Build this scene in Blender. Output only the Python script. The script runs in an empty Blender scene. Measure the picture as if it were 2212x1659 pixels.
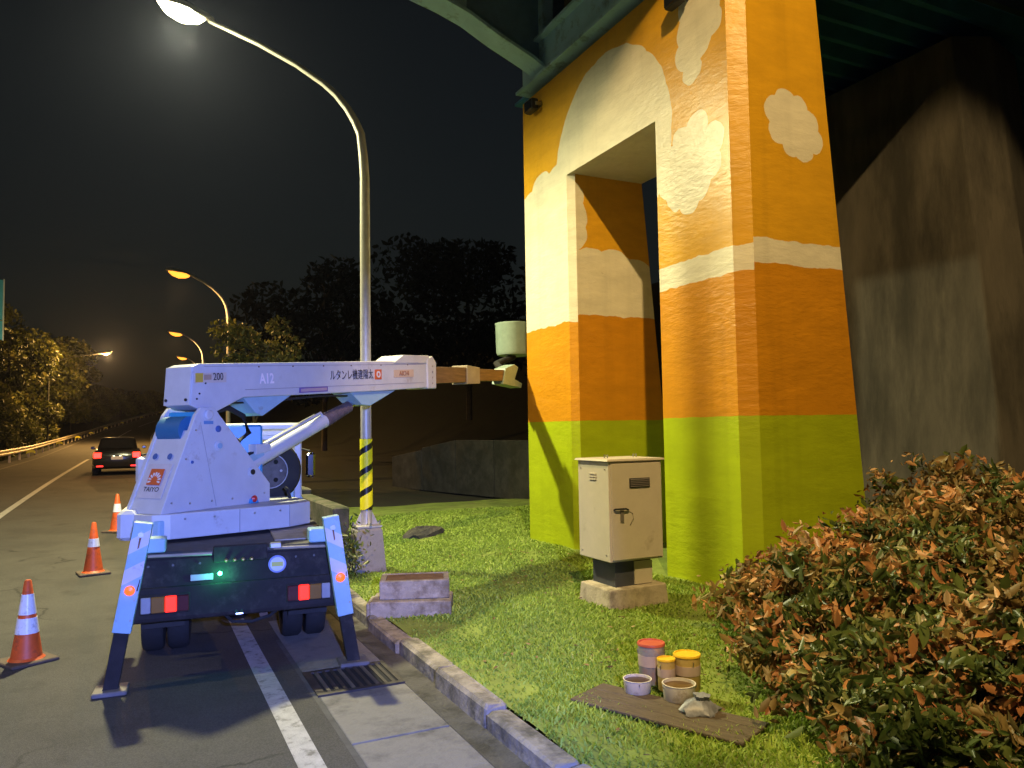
import bpy, math, random
import numpy as np
from mathutils import Vector, Matrix
R = math.radians
rng = np.random.default_rng(7); random.seed(7)
sc = bpy.context.scene
COL = sc.collection

# ------------------------------------------------------------------ camera
yaw, pitch, roll = 0.4510, R(3.3), 0.016
fw = Vector((math.sin(yaw)*math.cos(pitch), math.cos(yaw)*math.cos(pitch), math.sin(pitch)))
rt = Vector((math.cos(yaw), -math.sin(yaw), 0)); up = rt.cross(fw)
rt2 = rt*math.cos(roll) - up*math.sin(roll); up2 = up*math.cos(roll) + rt*math.sin(roll)
cam = bpy.data.cameras.new('camera'); camo = bpy.data.objects.new('camera', cam); COL.objects.link(camo)
cam.sensor_width = 36; cam.lens = 36*1662/2212; cam.clip_start = 0.05; cam.clip_end = 3000
camo.matrix_world = Matrix(((rt2.x, up2.x, -fw.x, 0), (rt2.y, up2.y, -fw.y, 0), (rt2.z, up2.z, -fw.z, 1.95), (0, 0, 0, 1)))
sc.camera = camo

# ------------------------------------------------------------------ night sky, moon, exposure
w = bpy.data.worlds.new('World'); sc.world = w; w.use_nodes = True
nt = w.node_tree; nt.nodes.clear()
sky = nt.nodes.new('ShaderNodeTexSky'); sky.sky_type = 'NISHITA'; sky.sun_disc = False
sky.sun_elevation = R(4); sky.sun_rotation = R(200); sky.dust_density = 3
hsv = nt.nodes.new('ShaderNodeHueSaturation'); hsv.inputs['Saturation'].default_value = 0.8
bg = nt.nodes.new('ShaderNodeBackground'); bg.inputs['Strength'].default_value = 0.0050
ow = nt.nodes.new('ShaderNodeOutputWorld')
nt.links.new(sky.outputs[0], hsv.inputs['Color']); nt.links.new(hsv.outputs[0], bg.inputs['Color']); nt.links.new(bg.outputs[0], ow.inputs['Surface'])
moon = bpy.data.lights.new('moon', 'SUN'); moon.energy = 0.004; moon.angle = R(0.5); moon.color = (0.8, 0.88, 1)
mo = bpy.data.objects.new('moon', moon); COL.objects.link(mo); mo.rotation_euler = (R(40), 0, R(20))
cy_ = sc.cycles; cy_.max_bounces = 5; cy_.diffuse_bounces = 3; cy_.glossy_bounces = 2; cy_.transmission_bounces = 2; cy_.volume_bounces = 0; cy_.adaptive_threshold = 0.02
vs = sc.view_settings; vs.view_transform = 'Standard'; vs.look = 'None'; vs.exposure = 0; vs.gamma = 1; vs.use_curve_mapping = False
LEFT_W, LEFT_C = 650, (1.0, 0.88, 0.46)
NEAR_W, REAR_W, FAR_W, BLUE_W = 6700, 11000, 3300, 540
NEAR_C, REAR_C, FAR_C, BLUE_C = (1.0, 0.93, 0.50), (1.0, 0.68, 0.28), (1.0, 0.55, 0.16), (0.22, 0.30, 1.0)

# ------------------------------------------------------------------ materials
MATS = {}
def pmat(name, col, rough=0.6, metal=0.0, var=0.12, vs_=5.0, bump=0.0, bs=60.0, emis=None, es=0.0, coat=0.0, dirt=None, ds=2.0, dth=0.62, alpha=1.0, stretch=None):
    if name in MATS: return MATS[name]
    m = bpy.data.materials.new(name); m.use_nodes = True; t = m.node_tree; b = t.nodes['Principled BSDF']
    b.inputs['Roughness'].default_value = rough; b.inputs['Metallic'].default_value = metal
    if coat: b.inputs['Coat Weight'].default_value = coat; b.inputs['Coat Roughness'].default_value = 0.15
    if emis: b.inputs['Emission Color'].default_value = (*emis, 1); b.inputs['Emission Strength'].default_value = es
    tc = t.nodes.new('ShaderNodeTexCoord'); mp = t.nodes.new('ShaderNodeMapping')
    if stretch: mp.inputs['Scale'].default_value = stretch
    t.links.new(tc.outputs['Object'], mp.inputs['Vector'])
    n = t.nodes.new('ShaderNodeTexNoise'); n.inputs['Scale'].default_value = vs_; n.inputs['Detail'].default_value = 6; n.inputs['Roughness'].default_value = 0.65
    t.links.new(mp.outputs[0], n.inputs['Vector'])
    r = t.nodes.new('ShaderNodeMapRange'); r.inputs['From Min'].default_value = 0.3; r.inputs['From Max'].default_value = 0.7
    r.inputs['To Min'].default_value = 1-var; r.inputs['To Max'].default_value = 1+var
    t.links.new(n.outputs['Fac'], r.inputs['Value'])
    mul = t.nodes.new('ShaderNodeVectorMath'); mul.operation = 'SCALE'; mul.inputs[0].default_value = col
    t.links.new(r.outputs[0], mul.inputs['Scale']); out = mul.outputs[0]
    if dirt:
        n2 = t.nodes.new('ShaderNodeTexNoise'); n2.inputs['Scale'].default_value = ds; n2.inputs['Detail'].default_value = 8; n2.inputs['Roughness'].default_value = 0.7
        t.links.new(mp.outputs[0], n2.inputs['Vector'])
        r2 = t.nodes.new('ShaderNodeMapRange'); r2.inputs['From Min'].default_value = dth-0.09; r2.inputs['From Max'].default_value = dth+0.09
        t.links.new(n2.outputs['Fac'], r2.inputs['Value'])
        mx = t.nodes.new('ShaderNodeMix'); mx.data_type = 'RGBA'; mx.inputs['B'].default_value = (*dirt, 1)
        t.links.new(r2.outputs[0], mx.inputs['Factor']); t.links.new(out, mx.inputs['A']); out = mx.outputs['Result']
    t.links.new(out, b.inputs['Base Color'])
    if bump:
        n3 = t.nodes.new('ShaderNodeTexNoise'); n3.inputs['Scale'].default_value = bs; n3.inputs['Detail'].default_value = 5
        t.links.new(mp.outputs[0], n3.inputs['Vector'])
        bp = t.nodes.new('ShaderNodeBump'); bp.inputs['Strength'].default_value = bump; bp.inputs['Distance'].default_value = 0.02
        t.links.new(n3.outputs['Fac'], bp.inputs['Height']); t.links.new(bp.outputs[0], b.inputs['Normal'])
    MATS[name] = m; return m
def leafmat(name, c0, c1, c2=None, trans=0.3, rough=0.5):
    m = bpy.data.materials.new(name); m.use_nodes = True; t = m.node_tree; b = t.nodes['Principled BSDF']
    a = t.nodes.new('ShaderNodeAttribute'); a.attribute_name = 'tint'
    cr = t.nodes.new('ShaderNodeValToRGB'); e = cr.color_ramp.elements
    e[0].color = (*c0, 1); e[1].color = (*c1, 1)
    if c2: q = cr.color_ramp.elements.new(0.75); q.color = (*c1, 1); e[-1].color = (*c2, 1)
    t.links.new(a.outputs['Fac'], cr.inputs[0]); t.links.new(cr.outputs[0], b.inputs['Base Color'])
    b.inputs['Roughness'].default_value = rough
    tr = t.nodes.new('ShaderNodeBsdfTranslucent'); t.links.new(cr.outputs[0], tr.inputs['Color'])
    mix = t.nodes.new('ShaderNodeMixShader'); mix.inputs[0].default_value = trans
    t.links.new(b.outputs[0], mix.inputs[1]); t.links.new(tr.outputs[0], mix.inputs[2])
    t.links.new(mix.outputs[0], t.nodes['Material Output'].inputs['Surface']); return m

# painted pier: flat colours laid out in metres on each wall (a = horizontal, b = height)
AMBER, ORANGE, GREEN, CREAM = (0.62, 0.33, 0.016), (0.55, 0.235, 0.010), (0.34, 0.43, 0.010), (0.67, 0.63, 0.51)
def paintmat(name, axis, circles, stripe, cream_rect=None, horiz_marks=True):
    m = bpy.data.materials.new(name); m.use_nodes = True; t = m.node_tree; b = t.nodes['Principled BSDF']
    L = t.links.new
    tc = t.nodes.new('ShaderNodeTexCoord')
    wob = t.nodes.new('ShaderNodeTexNoise'); wob.inputs['Scale'].default_value = 3.5; wob.inputs['Detail'].default_value = 5
    L(tc.outputs['Object'], wob.inputs['Vector'])
    sub = t.nodes.new('ShaderNodeVectorMath'); sub.operation = 'SUBTRACT'; sub.inputs[1].default_value = (0.5, 0.5, 0.5); L(wob.outputs['Color'], sub.inputs[0])
    scl = t.nodes.new('ShaderNodeVectorMath'); scl.operation = 'SCALE'; scl.inputs['Scale'].default_value = 0.11; L(sub.outputs[0], scl.inputs[0])
    add = t.nodes.new('ShaderNodeVectorMath'); L(tc.outputs['Object'], add.inputs[0]); L(scl.outputs[0], add.inputs[1])
    sep = t.nodes.new('ShaderNodeSeparateXYZ'); L(add.outputs[0], sep.inputs[0])
    av, zv = sep.outputs[axis], sep.outputs[2]
    def M(op, x, y=None):
        n = t.nodes.new('ShaderNodeMath'); n.operation = op
        for i, v in enumerate((x, y)):
            if v is None: continue
            if isinstance(v, (int, float)): n.inputs[i].default_value = v
            else: L(v, n.inputs[i])
        return n.outputs[0]
    mask = None
    for (ca, cz, cr) in circles:
        dx = M('SUBTRACT', av, ca); dz = M('SUBTRACT', zv, cz)
        d = M('ADD', M('MULTIPLY', dx, dx), M('MULTIPLY', dz, dz))
        k = M('LESS_THAN', d, cr*cr); mask = k if mask is None else M('MAXIMUM', mask, k)
    k = M('MULTIPLY', M('GREATER_THAN', zv, stripe[0]), M('LESS_THAN', zv, stripe[1])); mask = k if mask is None else M('MAXIMUM', mask, k)
    if cream_rect:
        a0, a1, z0, z1 = cream_rect
        k = M('MULTIPLY', M('MULTIPLY', M('GREATER_THAN', av, a0), M('LESS_THAN', av, a1)), M('MULTIPLY', M('GREATER_THAN', zv, z0), M('LESS_THAN', zv, z1)))
        mask = M('MAXIMUM', mask, k)
    def mixc(f, A, B):
        n = t.nodes.new('ShaderNodeMix'); n.data_type = 'RGBA'
        L(f, n.inputs['Factor'])
        for s, v in (('A', A), ('B', B)):
            if isinstance(v, tuple): n.inputs[s].default_value = (*v, 1)
            else: L(v, n.inputs[s])
        return n.outputs['Result']
    sepr = t.nodes.new('ShaderNodeSeparateXYZ'); L(tc.outputs['Object'], sepr.inputs[0])
    c = mixc(M('LESS_THAN', zv, stripe[0]+0.04), AMBER, ORANGE)
    c = mixc(mask, c, CREAM)
    c = mixc(M('LESS_THAN', M('ADD', M('MULTIPLY', zv, 0.25), M('MULTIPLY', sepr.outputs[2], 0.75)), 2.05), c, GREEN)
    # roller marks, scuffs
    mp = t.nodes.new('ShaderNodeMapping'); mp.inputs['Scale'].default_value = (1, 1, 3.0); L(tc.outputs['Object'], mp.inputs['Vector'])
    n2 = t.nodes.new('ShaderNodeTexNoise'); n2.inputs['Scale'].default_value = 1.6; n2.inputs['Detail'].default_value = 8; n2.inputs['Roughness'].default_value = 0.7; L(mp.outputs[0], n2.inputs['Vector'])
    r = t.nodes.new('ShaderNodeMapRange'); r.inputs['From Min'].default_value = 0.3; r.inputs['From Max'].default_value = 0.7; r.inputs['To Min'].default_value = 0.86; r.inputs['To Max'].default_value = 1.1; L(n2.outputs['Fac'], r.inputs['Value'])
    mps = t.nodes.new('ShaderNodeMapping'); mps.inputs['Scale'].default_value = (5, 5, 0.22); L(tc.outputs['Object'], mps.inputs['Vector'])
    ns = t.nodes.new('ShaderNodeTexNoise'); ns.inputs['Scale'].default_value = 1.0; ns.inputs['Detail'].default_value = 6; L(mps.outputs[0], ns.inputs['Vector'])
    rs = t.nodes.new('ShaderNodeMapRange'); rs.inputs['From Min'].default_value = 0.52; rs.inputs['From Max'].default_value = 0.72; rs.inputs['To Min'].default_value = 1.0; rs.inputs['To Max'].default_value = 0.90; L(ns.outputs['Fac'], rs.inputs['Value'])
    ng = t.nodes.new('ShaderNodeTexNoise'); ng.inputs['Scale'].default_value = 7.0; ng.inputs['Detail'].default_value = 9; ng.inputs['Roughness'].default_value = 0.75; L(tc.outputs['Object'], ng.inputs['Vector'])
    rg = t.nodes.new('ShaderNodeMapRange'); rg.inputs['From Min'].default_value = 0.62; rg.inputs['From Max'].default_value = 0.74; rg.inputs['To Min'].default_value = 1.0; rg.inputs['To Max'].default_value = 0.72; L(ng.outputs['Fac'], rg.inputs['Value'])
    wear = M('MULTIPLY', M('MULTIPLY', r.outputs[0], rs.outputs[0]), rg.outputs[0])
    v = t.nodes.new('ShaderNodeVectorMath'); v.operation = 'SCALE'; L(c, v.inputs[0]); L(wear, v.inputs['Scale'])
    L(v.outputs[0], b.inputs['Base Color'])
    b.inputs['Roughness'].default_value = 0.34; b.inputs['Specular IOR Level'].default_value = 0.5
    n3 = t.nodes.new('ShaderNodeTexNoise'); n3.inputs['Scale'].default_value = 4.5; n3.inputs['Detail'].default_value = 7; n3.inputs['Roughness'].default_value = 0.6; L(mp.outputs[0], n3.inputs['Vector'])
    bp = t.nodes.new('ShaderNodeBump'); bp.inputs['Strength'].default_value = 0.40; bp.inputs['Distance'].default_value = 0.05; L(n3.outputs['Fac'], bp.inputs['Height']); L(bp.outputs[0], b.inputs['Normal'])
    nb = t.nodes.new('ShaderNodeTexNoise'); nb.inputs['Scale'].default_value = 0.55; nb.inputs['Detail'].default_value = 2; L(tc.outputs['Object'], nb.inputs['Vector'])
    rb = t.nodes.new('ShaderNodeMapRange'); rb.inputs['From Min'].default_value = 0.4; rb.inputs['From Max'].default_value = 0.62; rb.inputs['To Min'].default_value = 0.05; rb.inputs['To Max'].default_value = 0.30; L(nb.outputs['Fac'], rb.inputs['Value']); L(rb.outputs[0], bp.inputs['Strength'])
    return m

WHITE = pmat('truck_white', (0.56, 0.58, 0.60), 0.42, var=0.07, vs_=4, dirt=(0.26, 0.20, 0.15), ds=2.6, dth=0.69, bump=0.05, bs=25)
LBLUE = pmat('truck_light_blue', (0.30, 0.49, 0.61), 0.42, var=0.10, vs_=5, dirt=(0.22, 0.22, 0.22), ds=6, dth=0.69)
DBLUE = pmat('bright_blue_paint', (0.03, 0.30, 0.58), 0.4, var=0.1)
BLACK = pmat('black_paint', (0.016, 0.013, 0.013), 0.85, var=0.35, vs_=7, dirt=(0.05, 0.042, 0.036), ds=6, dth=0.62, bump=0.1, bs=30)
DARK = pmat('dark_metal', (0.02, 0.02, 0.022), 0.55, var=0.3)
RUBBER = pmat('rubber', (0.018, 0.018, 0.019), 0.8, var=0.25, bump=0.2, bs=40)
STEEL = pmat('bare_steel', (0.45, 0.45, 0.44), 0.35, metal=0.9, var=0.15)
BROWN = pmat('greased_brown_steel', (0.15, 0.092, 0.05), 0.4, var=0.45, vs_=3, stretch=(1, 1, 12))
BELLOW = pmat('bellows_rubber', (0.11, 0.075, 0.07), 0.7, var=0.35, vs_=12)
DECK = pmat('deck_plate', (0.05, 0.048, 0.05), 0.7, var=0.3, vs_=6, dirt=(0.10, 0.085, 0.07), ds=7)
CHROME = pmat('chrome', (0.6, 0.6, 0.6), 0.12, metal=1, var=0.03)
GLASS = pmat('dark_glass', (0.012, 0.014, 0.018), 0.08, var=0.05, coat=0.5)
CONC = pmat('concrete', (0.30, 0.28, 0.245), 0.85, var=0.22, vs_=3, bump=0.35, bs=35, dirt=(0.13, 0.12, 0.10), ds=2.5, dth=0.6)
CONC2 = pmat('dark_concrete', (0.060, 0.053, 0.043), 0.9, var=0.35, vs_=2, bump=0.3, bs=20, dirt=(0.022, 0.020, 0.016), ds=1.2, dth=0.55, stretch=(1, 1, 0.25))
KERBM = pmat('kerb_concrete', (0.27, 0.25, 0.22), 0.9, var=0.3, vs_=5, bump=0.5, bs=25, dirt=(0.09, 0.085, 0.07), ds=4, dth=0.52)
def roadmat():
    m = pmat('asphalt', (0.072, 0.067, 0.060), 0.82, var=0.10, vs_=1.3, bump=0.45, bs=170, dirt=(0.050, 0.047, 0.043), ds=0.8, dth=0.55)
    t = m.node_tree; b = t.nodes['Principled BSDF']; L = t.links.new; tc = t.nodes.new('ShaderNodeTexCoord')
    src = b.inputs['Base Color'].links[0].from_socket
    wn = t.nodes.new('ShaderNodeTexNoise'); wn.inputs['Scale'].default_value = 2.2; wn.inputs['Detail'].default_value = 6; L(tc.outputs['Object'], wn.inputs['Vector'])
    ad = t.nodes.new('ShaderNodeVectorMath'); ad.operation = 'MULTIPLY_ADD'; ad.inputs[1].default_value = (.7, .7, 0); L(wn.outputs['Color'], ad.inputs[0]); L(tc.outputs['Object'], ad.inputs[2])
    vo = t.nodes.new('ShaderNodeTexVoronoi'); vo.feature = 'DISTANCE_TO_EDGE'; vo.inputs['Scale'].default_value = 0.33; L(ad.outputs[0], vo.inputs['Vector'])
    cr = t.nodes.new('ShaderNodeMapRange'); cr.inputs['From Min'].default_value = 0.002; cr.inputs['From Max'].default_value = 0.007; cr.inputs['To Min'].default_value = 0.35; cr.inputs['To Max'].default_value = 1.0; L(vo.outputs['Distance'], cr.inputs['Value'])
    mk = t.nodes.new('ShaderNodeTexNoise'); mk.inputs['Scale'].default_value = 0.35; L(tc.outputs['Object'], mk.inputs['Vector'])
    mr = t.nodes.new('ShaderNodeMapRange'); mr.inputs['From Min'].default_value = 0.47; mr.inputs['From Max'].default_value = 0.55; L(mk.outputs['Fac'], mr.inputs['Value'])
    mxx = t.nodes.new('ShaderNodeMix'); mxx.inputs['A'].default_value = 1.0; L(mr.outputs[0], mxx.inputs['Factor']); L(cr.outputs[0], mxx.inputs['B'])
    sp_ = t.nodes.new('ShaderNodeTexVoronoi'); sp_.inputs['Scale'].default_value = 90; L(tc.outputs['Object'], sp_.inputs['Vector'])
    sr = t.nodes.new('ShaderNodeMapRange'); sr.inputs['To Min'].default_value = 1.35; sr.inputs['To Max'].default_value = 0.72; sr.inputs['From Max'].default_value = 0.7; L(sp_.outputs['Distance'], sr.inputs['Value'])
    oi = t.nodes.new('ShaderNodeTexNoise'); oi.inputs['Scale'].default_value = 1.7; oi.inputs['Detail'].default_value = 4; L(tc.outputs['Object'], oi.inputs['Vector'])
    orr = t.nodes.new('ShaderNodeMapRange'); orr.inputs['From Min'].default_value = 0.62; orr.inputs['From Max'].default_value = 0.72; orr.inputs['To Min'].default_value = 1.0; orr.inputs['To Max'].default_value = 0.62; L(oi.outputs['Fac'], orr.inputs['Value'])
    def mu(x, y):
        n = t.nodes.new('ShaderNodeMath'); n.operation = 'MULTIPLY'; L(x, n.inputs[0]); L(y, n.inputs[1]); return n.outputs[0]
    sc_ = t.nodes.new('ShaderNodeVectorMath'); sc_.operation = 'SCALE'; L(src, sc_.inputs[0]); L(mu(mu(mxx.outputs['Result'], sr.outputs[0]), orr.outputs[0]), sc_.inputs['Scale']); L(sc_.outputs[0], b.inputs['Base Color'])
    return m
ASPH = roadmat()
LINEW = pmat('road_paint', (0.44, 0.425, 0.40), 0.7, var=0.2, vs_=9, dirt=(0.12, 0.115, 0.105), ds=11, dth=0.60, bump=0.3, bs=120)
POLEM = pmat('galvanised_pole', (0.46, 0.45, 0.42), 0.45, metal=0.25, var=0.12, vs_=9, dirt=(0.30, 0.22, 0.15), ds=9, dth=0.7)
YELL = pmat('yellow_reflective', (0.92, 0.86, 0.02), 0.35, var=0.04)
TEAL = pmat('teal_steel', (0.32, 0.55, 0.68), 0.5, var=0.12, vs_=2.0, dirt=(0.10, 0.14, 0.15), ds=3)
DTEAL = pmat('blue_deck_steel', (0.05, 0.22, 0.42), 0.5, var=0.2, vs_=1.5)
CREAMB = pmat('cabinet_beige', (0.50, 0.45, 0.36), 0.5, var=0.05, vs_=6, dirt=(0.33, 0.28, 0.21), ds=3.5, dth=0.68)
SOIL = pmat('soil', (0.010, 0.011, 0.006), 0.95, var=0.4, vs_=3, bump=0.6, bs=18, dirt=(0.012, 0.018, 0.006), ds=1.5, dth=0.5)
LAWNM = pmat('lawn_soil', (0.15, 0.21, 0.035), 0.95, var=0.4, vs_=2.5, bump=0.6, bs=25, dirt=(0.14, 0.115, 0.06), ds=1.6, dth=0.66)
CONEM = pmat('cone_orange', (0.72, 0.11, 0.02), 0.5, var=0.15, vs_=9, dirt=(0.30, 0.07, 0.03), ds=8, dth=0.6)
CONEW = pmat('cone_band_white', (0.85, 0.86, 0.90), 0.3, var=0.05, vs_=30, dirt=(0.4, 0.4, 0.44), ds=22, dth=0.64)
WOOD = pmat('weathered_board', (0.085, 0.066, 0.045), 0.85, var=0.35, vs_=8, bump=0.4, bs=30, stretch=(1, 6, 1))
BARK = pmat('bark', (0.07, 0.055, 0.04), 0.9, var=0.4, vs_=6, bump=0.6, bs=15)

# ------------------------------------------------------------------ mesh building
class MB:
    def __init__(s, M=None): s.v = []; s.f = []; s.M = M
    def add(s, vs, fs):
        o = len(s.v)
        for p in vs: s.v.append(tuple(s.M @ Vector(p)) if s.M else tuple(p))
        for f in fs: s.f.append(tuple(i+o for i in f))
        return s
    def hexa(s, b, t):  # bottom loop, top loop (same count, ccw from above)
        n = len(b)
        return s.add(list(b)+list(t), [tuple(range(n-1, -1, -1)), tuple(range(n, 2*n))]+[(i, (i+1) % n, n+(i+1) % n, n+i) for i in range(n)])
    def box(s, x0, x1, y0, y1, z0, z1, c=0.0):
        if c <= 0:
            return s.hexa([(x0, y0, z0), (x1, y0, z0), (x1, y1, z0), (x0, y1, z0)], [(x0, y0, z1), (x1, y0, z1), (x1, y1, z1), (x0, y1, z1)])
        L = []
        for (zz, k) in ((z0, c), (z0+c, 0), (z1-c, 0), (z1, c)):
            a0, a1, b0, b1 = x0+k, x1-k, y0+k, y1-k
            q = c
            L.append([(a0+q, b0, zz), (a1-q, b0, zz), (a1, b0+q, zz), (a1, b1-q, zz), (a1-q, b1, zz), (a0+q, b1, zz), (a0, b1-q, zz), (a0, b0+q, zz)])
        return s.loft(L)
    def loft(s, rings, cap=True, closed=True):
        n = len(rings[0]); vs = [p for r in rings for p in r]; fs = []
        for k in range(len(rings)-1):
            for i in range(n if closed else n-1):
                j = (i+1) % n
                fs.append((k*n+i, k*n+j, (k+1)*n+j, (k+1)*n+i))
        if cap:
            fs.append(tuple(range(n-1, -1, -1))); fs.append(tuple((len(rings)-1)*n+i for i in range(n)))
        return s.add(vs, fs)
    def tube(s, pts, rad, n=12, cap=True):
        pts = [Vector(p) for p in pts]
        if not isinstance(rad, (list, tuple)): rad = [rad]*len(pts)
        rings = []; ref = None
        for i, p in enumerate(pts):
            d = (pts[min(i+1, len(pts)-1)]-pts[max(i-1, 0)]).normalized()
            if ref is None: ref = Vector((0, 0, 1)) if abs(d.z) < 0.9 else Vector((1, 0, 0))
            a = d.cross(ref).normalized(); b = d.cross(a).normalized(); ref = -b if False else ref
            a2 = a
            rings.append([tuple(p+a2*math.cos(2*math.pi*k/n)*rad[i]-b*math.sin(2*math.pi*k/n)*rad[i]) for k in range(n)])
            if abs(d.dot(ref)) > 0.95: ref = b.copy()
        return s.loft(rings, cap)
    def disc(s, c, nrm, r, th=0.01, n=20):
        c = Vector(c); nrm = Vector(nrm).normalized(); return s.tube([c, c+nrm*th], r, n)
    def ring(s, c, nrm, r0, r1, th, n=24):
        c = Vector(c); d = Vector(nrm).normalized(); a = d.orthogonal().normalized(); b = d.cross(a)
        def L(r, h): return [tuple(c+d*h+(a*math.cos(2*math.pi*k/n)+b*math.sin(2*math.pi*k/n))*r) for k in range(n)]
        return s.loft([L(r0, 0), L(r1, 0), L(r1, th), L(r0, th), L(r0, 0)], cap=False)
    def lathe(s, prof, c=(0, 0, 0), ax=None, n=24):
        c = Vector(c); d = Vector(ax or (0, 0, 1)).normalized(); a = d.orthogonal().normalized(); b = d.cross(a)
        return s.loft([[tuple(c+d*h+(a*math.cos(2*math.pi*k/n)+b*math.sin(2*math.pi*k/n))*r) for k in range(n)] for r, h in prof])
    def prism(s, poly, o, e1, e2, e3, h0, h1):  # polygon (a,b) in plane e1,e2 extruded along e3
        o, e1, e2, e3 = Vector(o), Vector(e1), Vector(e2), Vector(e3)
        b = [tuple(o+e1*p+e2*q+e3*h0) for p, q in poly]; t = [tuple(o+e1*p+e2*q+e3*h1) for p, q in poly]
        return s.hexa(b, t)
    def build(s, name, mat, parent=None, smooth=False, world=False, bevel=0):
        me = bpy.data.meshes.new(name); me.from_pydata(s.v, [], s.f); me.update()
        import bmesh
        bm = bmesh.new(); bm.from_mesh(me); bmesh.ops.recalc_face_normals(bm, faces=bm.faces); bm.to_mesh(me); bm.free()
        o = bpy.data.objects.new(name, me); COL.objects.link(o)
        for m_ in (mat if isinstance(mat, list) else [mat]): me.materials.append(m_)
        if smooth:
            me.polygons.foreach_set('use_smooth', [len(p.vertices) <= 4 for p in me.polygons])
            me.set_sharp_from_angle(angle=R(38))
        if bevel:
            bv = o.modifiers.new('b', 'BEVEL'); bv.width = bevel; bv.segments = 2; bv.limit_method = 'ANGLE'; bv.angle_limit = R(35)
        if parent:
            o.parent = parent
            if world:
                p = parent
                while p.parent: p = p.parent
                if p is parent: o.matrix_parent_inverse = Matrix.LocRotScale(p.location, p.rotation_euler, p.scale).inverted()
        return o
def tag(o, label=None, cat=None, group=None, kind=None):
    if label: o['label'] = label
    if cat: o['category'] = cat
    if group: o['group'] = group
    if kind: o['kind'] = kind
    return o
def empty(name, loc, rz=0, **k):
    o = bpy.data.objects.new(name, None); COL.objects.link(o); o.location = loc; o.rotation_euler = (0, 0, rz); o.empty_display_size = 0.3
    return tag(o, **k)
def copy_tree(o, parent=None):
    c = o.copy(); COL.objects.link(c); c.parent = parent
    for ch in o.children: copy_tree(ch, c)
    return c
def npmesh(name, verts, faces, mat, tint=None, parent=None, world=False):
    me = bpy.data.meshes.new(name); nv, k = len(verts), faces.shape[1]
    me.vertices.add(nv); me.vertices.foreach_set('co', verts.astype(np.float32).ravel())
    me.loops.add(faces.size); me.loops.foreach_set('vertex_index', faces.astype(np.int32).ravel())
    me.polygons.add(len(faces)); me.polygons.foreach_set('loop_start', np.arange(0, faces.size, k, dtype=np.int32))
    me.update(calc_edges=True)
    if tint is not None:
        a = me.attributes.new('tint', 'FLOAT', 'FACE'); a.data.foreach_set('value', tint.astype(np.float32))
    me.materials.append(mat); o = bpy.data.objects.new(name, me); COL.objects.link(o)
    if parent:
        o.parent = parent
        if world: o.matrix_parent_inverse = Matrix.LocRotScale(parent.location, parent.rotation_euler, parent.scale).inverted()
    return o
def leaf_cloud(cent, size, asp=0.5, flat=0.0, tint=None, up_bias=0.0):
    """rhombic leaves folded along the midrib: 4 verts, 2 tris each"""
    n = len(cent); d = rng.normal(size=(n, 3)); d[:, 2] += up_bias; d /= np.linalg.norm(d, axis=1)[:, None]
    q = rng.normal(size=(n, 3)); q -= (q*d).sum(1)[:, None]*d; q /= np.linalg.norm(q, axis=1)[:, None]
    nn = np.cross(d, q); s = size*(0.6+0.8*rng.random(n))[:, None]
    a = cent-d*s*0.5; b = cent+d*s*0.5-nn*s*0.10; e_ = nn*s*0.09; h_ = q*s*asp*0.5
    V = np.stack([a, cent-d*s*0.18+h_*0.85+e_, cent+d*s*0.16+h_*0.75+e_*0.6, b, cent+d*s*0.16-h_*0.75+e_*0.6, cent-d*s*0.18-h_*0.85+e_], 1).reshape(-1, 3); i = np.arange(n)*6
    F = np.concatenate([np.stack([i, i+1, i+2], 1), np.stack([i, i+2, i+3], 1), np.stack([i, i+3, i+4], 1), np.stack([i, i+4, i+5], 1)]); tt = rng.random(n) if tint is None else tint
    return V, F, np.tile(tt, 4)
_fc = {}
def text(body, size, M, mat, parent, name='lettering', sx=1.0, world=True, align='CENTER', bold=0.0):
    cu = bpy.data.curves.new('t', 'FONT'); cu.body = body; cu.size = size; cu.align_x = align; cu.align_y = 'CENTER'; cu.extrude = 0.0012; cu.offset = bold; cu.resolution_u = 3
    ob = bpy.data.objects.new('t', cu); COL.objects.link(ob)
    dg = bpy.context.evaluated_depsgraph_get(); me = bpy.data.meshes.new_from_object(ob.evaluated_get(dg)); bpy.data.objects.remove(ob); bpy.data.curves.remove(cu)
    me.transform(M @ Matrix.Diagonal((sx, 1, 1, 1))); me.materials.clear(); me.materials.append(mat)
    o = bpy.data.objects.new(name, me); COL.objects.link(o); o.parent = parent
    if world and not parent.parent: o.matrix_parent_inverse = Matrix.LocRotScale(parent.location, parent.rotation_euler, parent.scale).inverted()
    return o
def frame(o, x, y):
    x = Vector(x).normalized(); y = Vector(y); y = (y-x*y.dot(x)).normalized(); z = x.cross(y); o = Vector(o)
    return Matrix(((x.x, y.x, z.x, o.x), (x.y, y.y, z.y, o.y), (x.z, y.z, z.z, o.z), (0, 0, 0, 1)))

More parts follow.
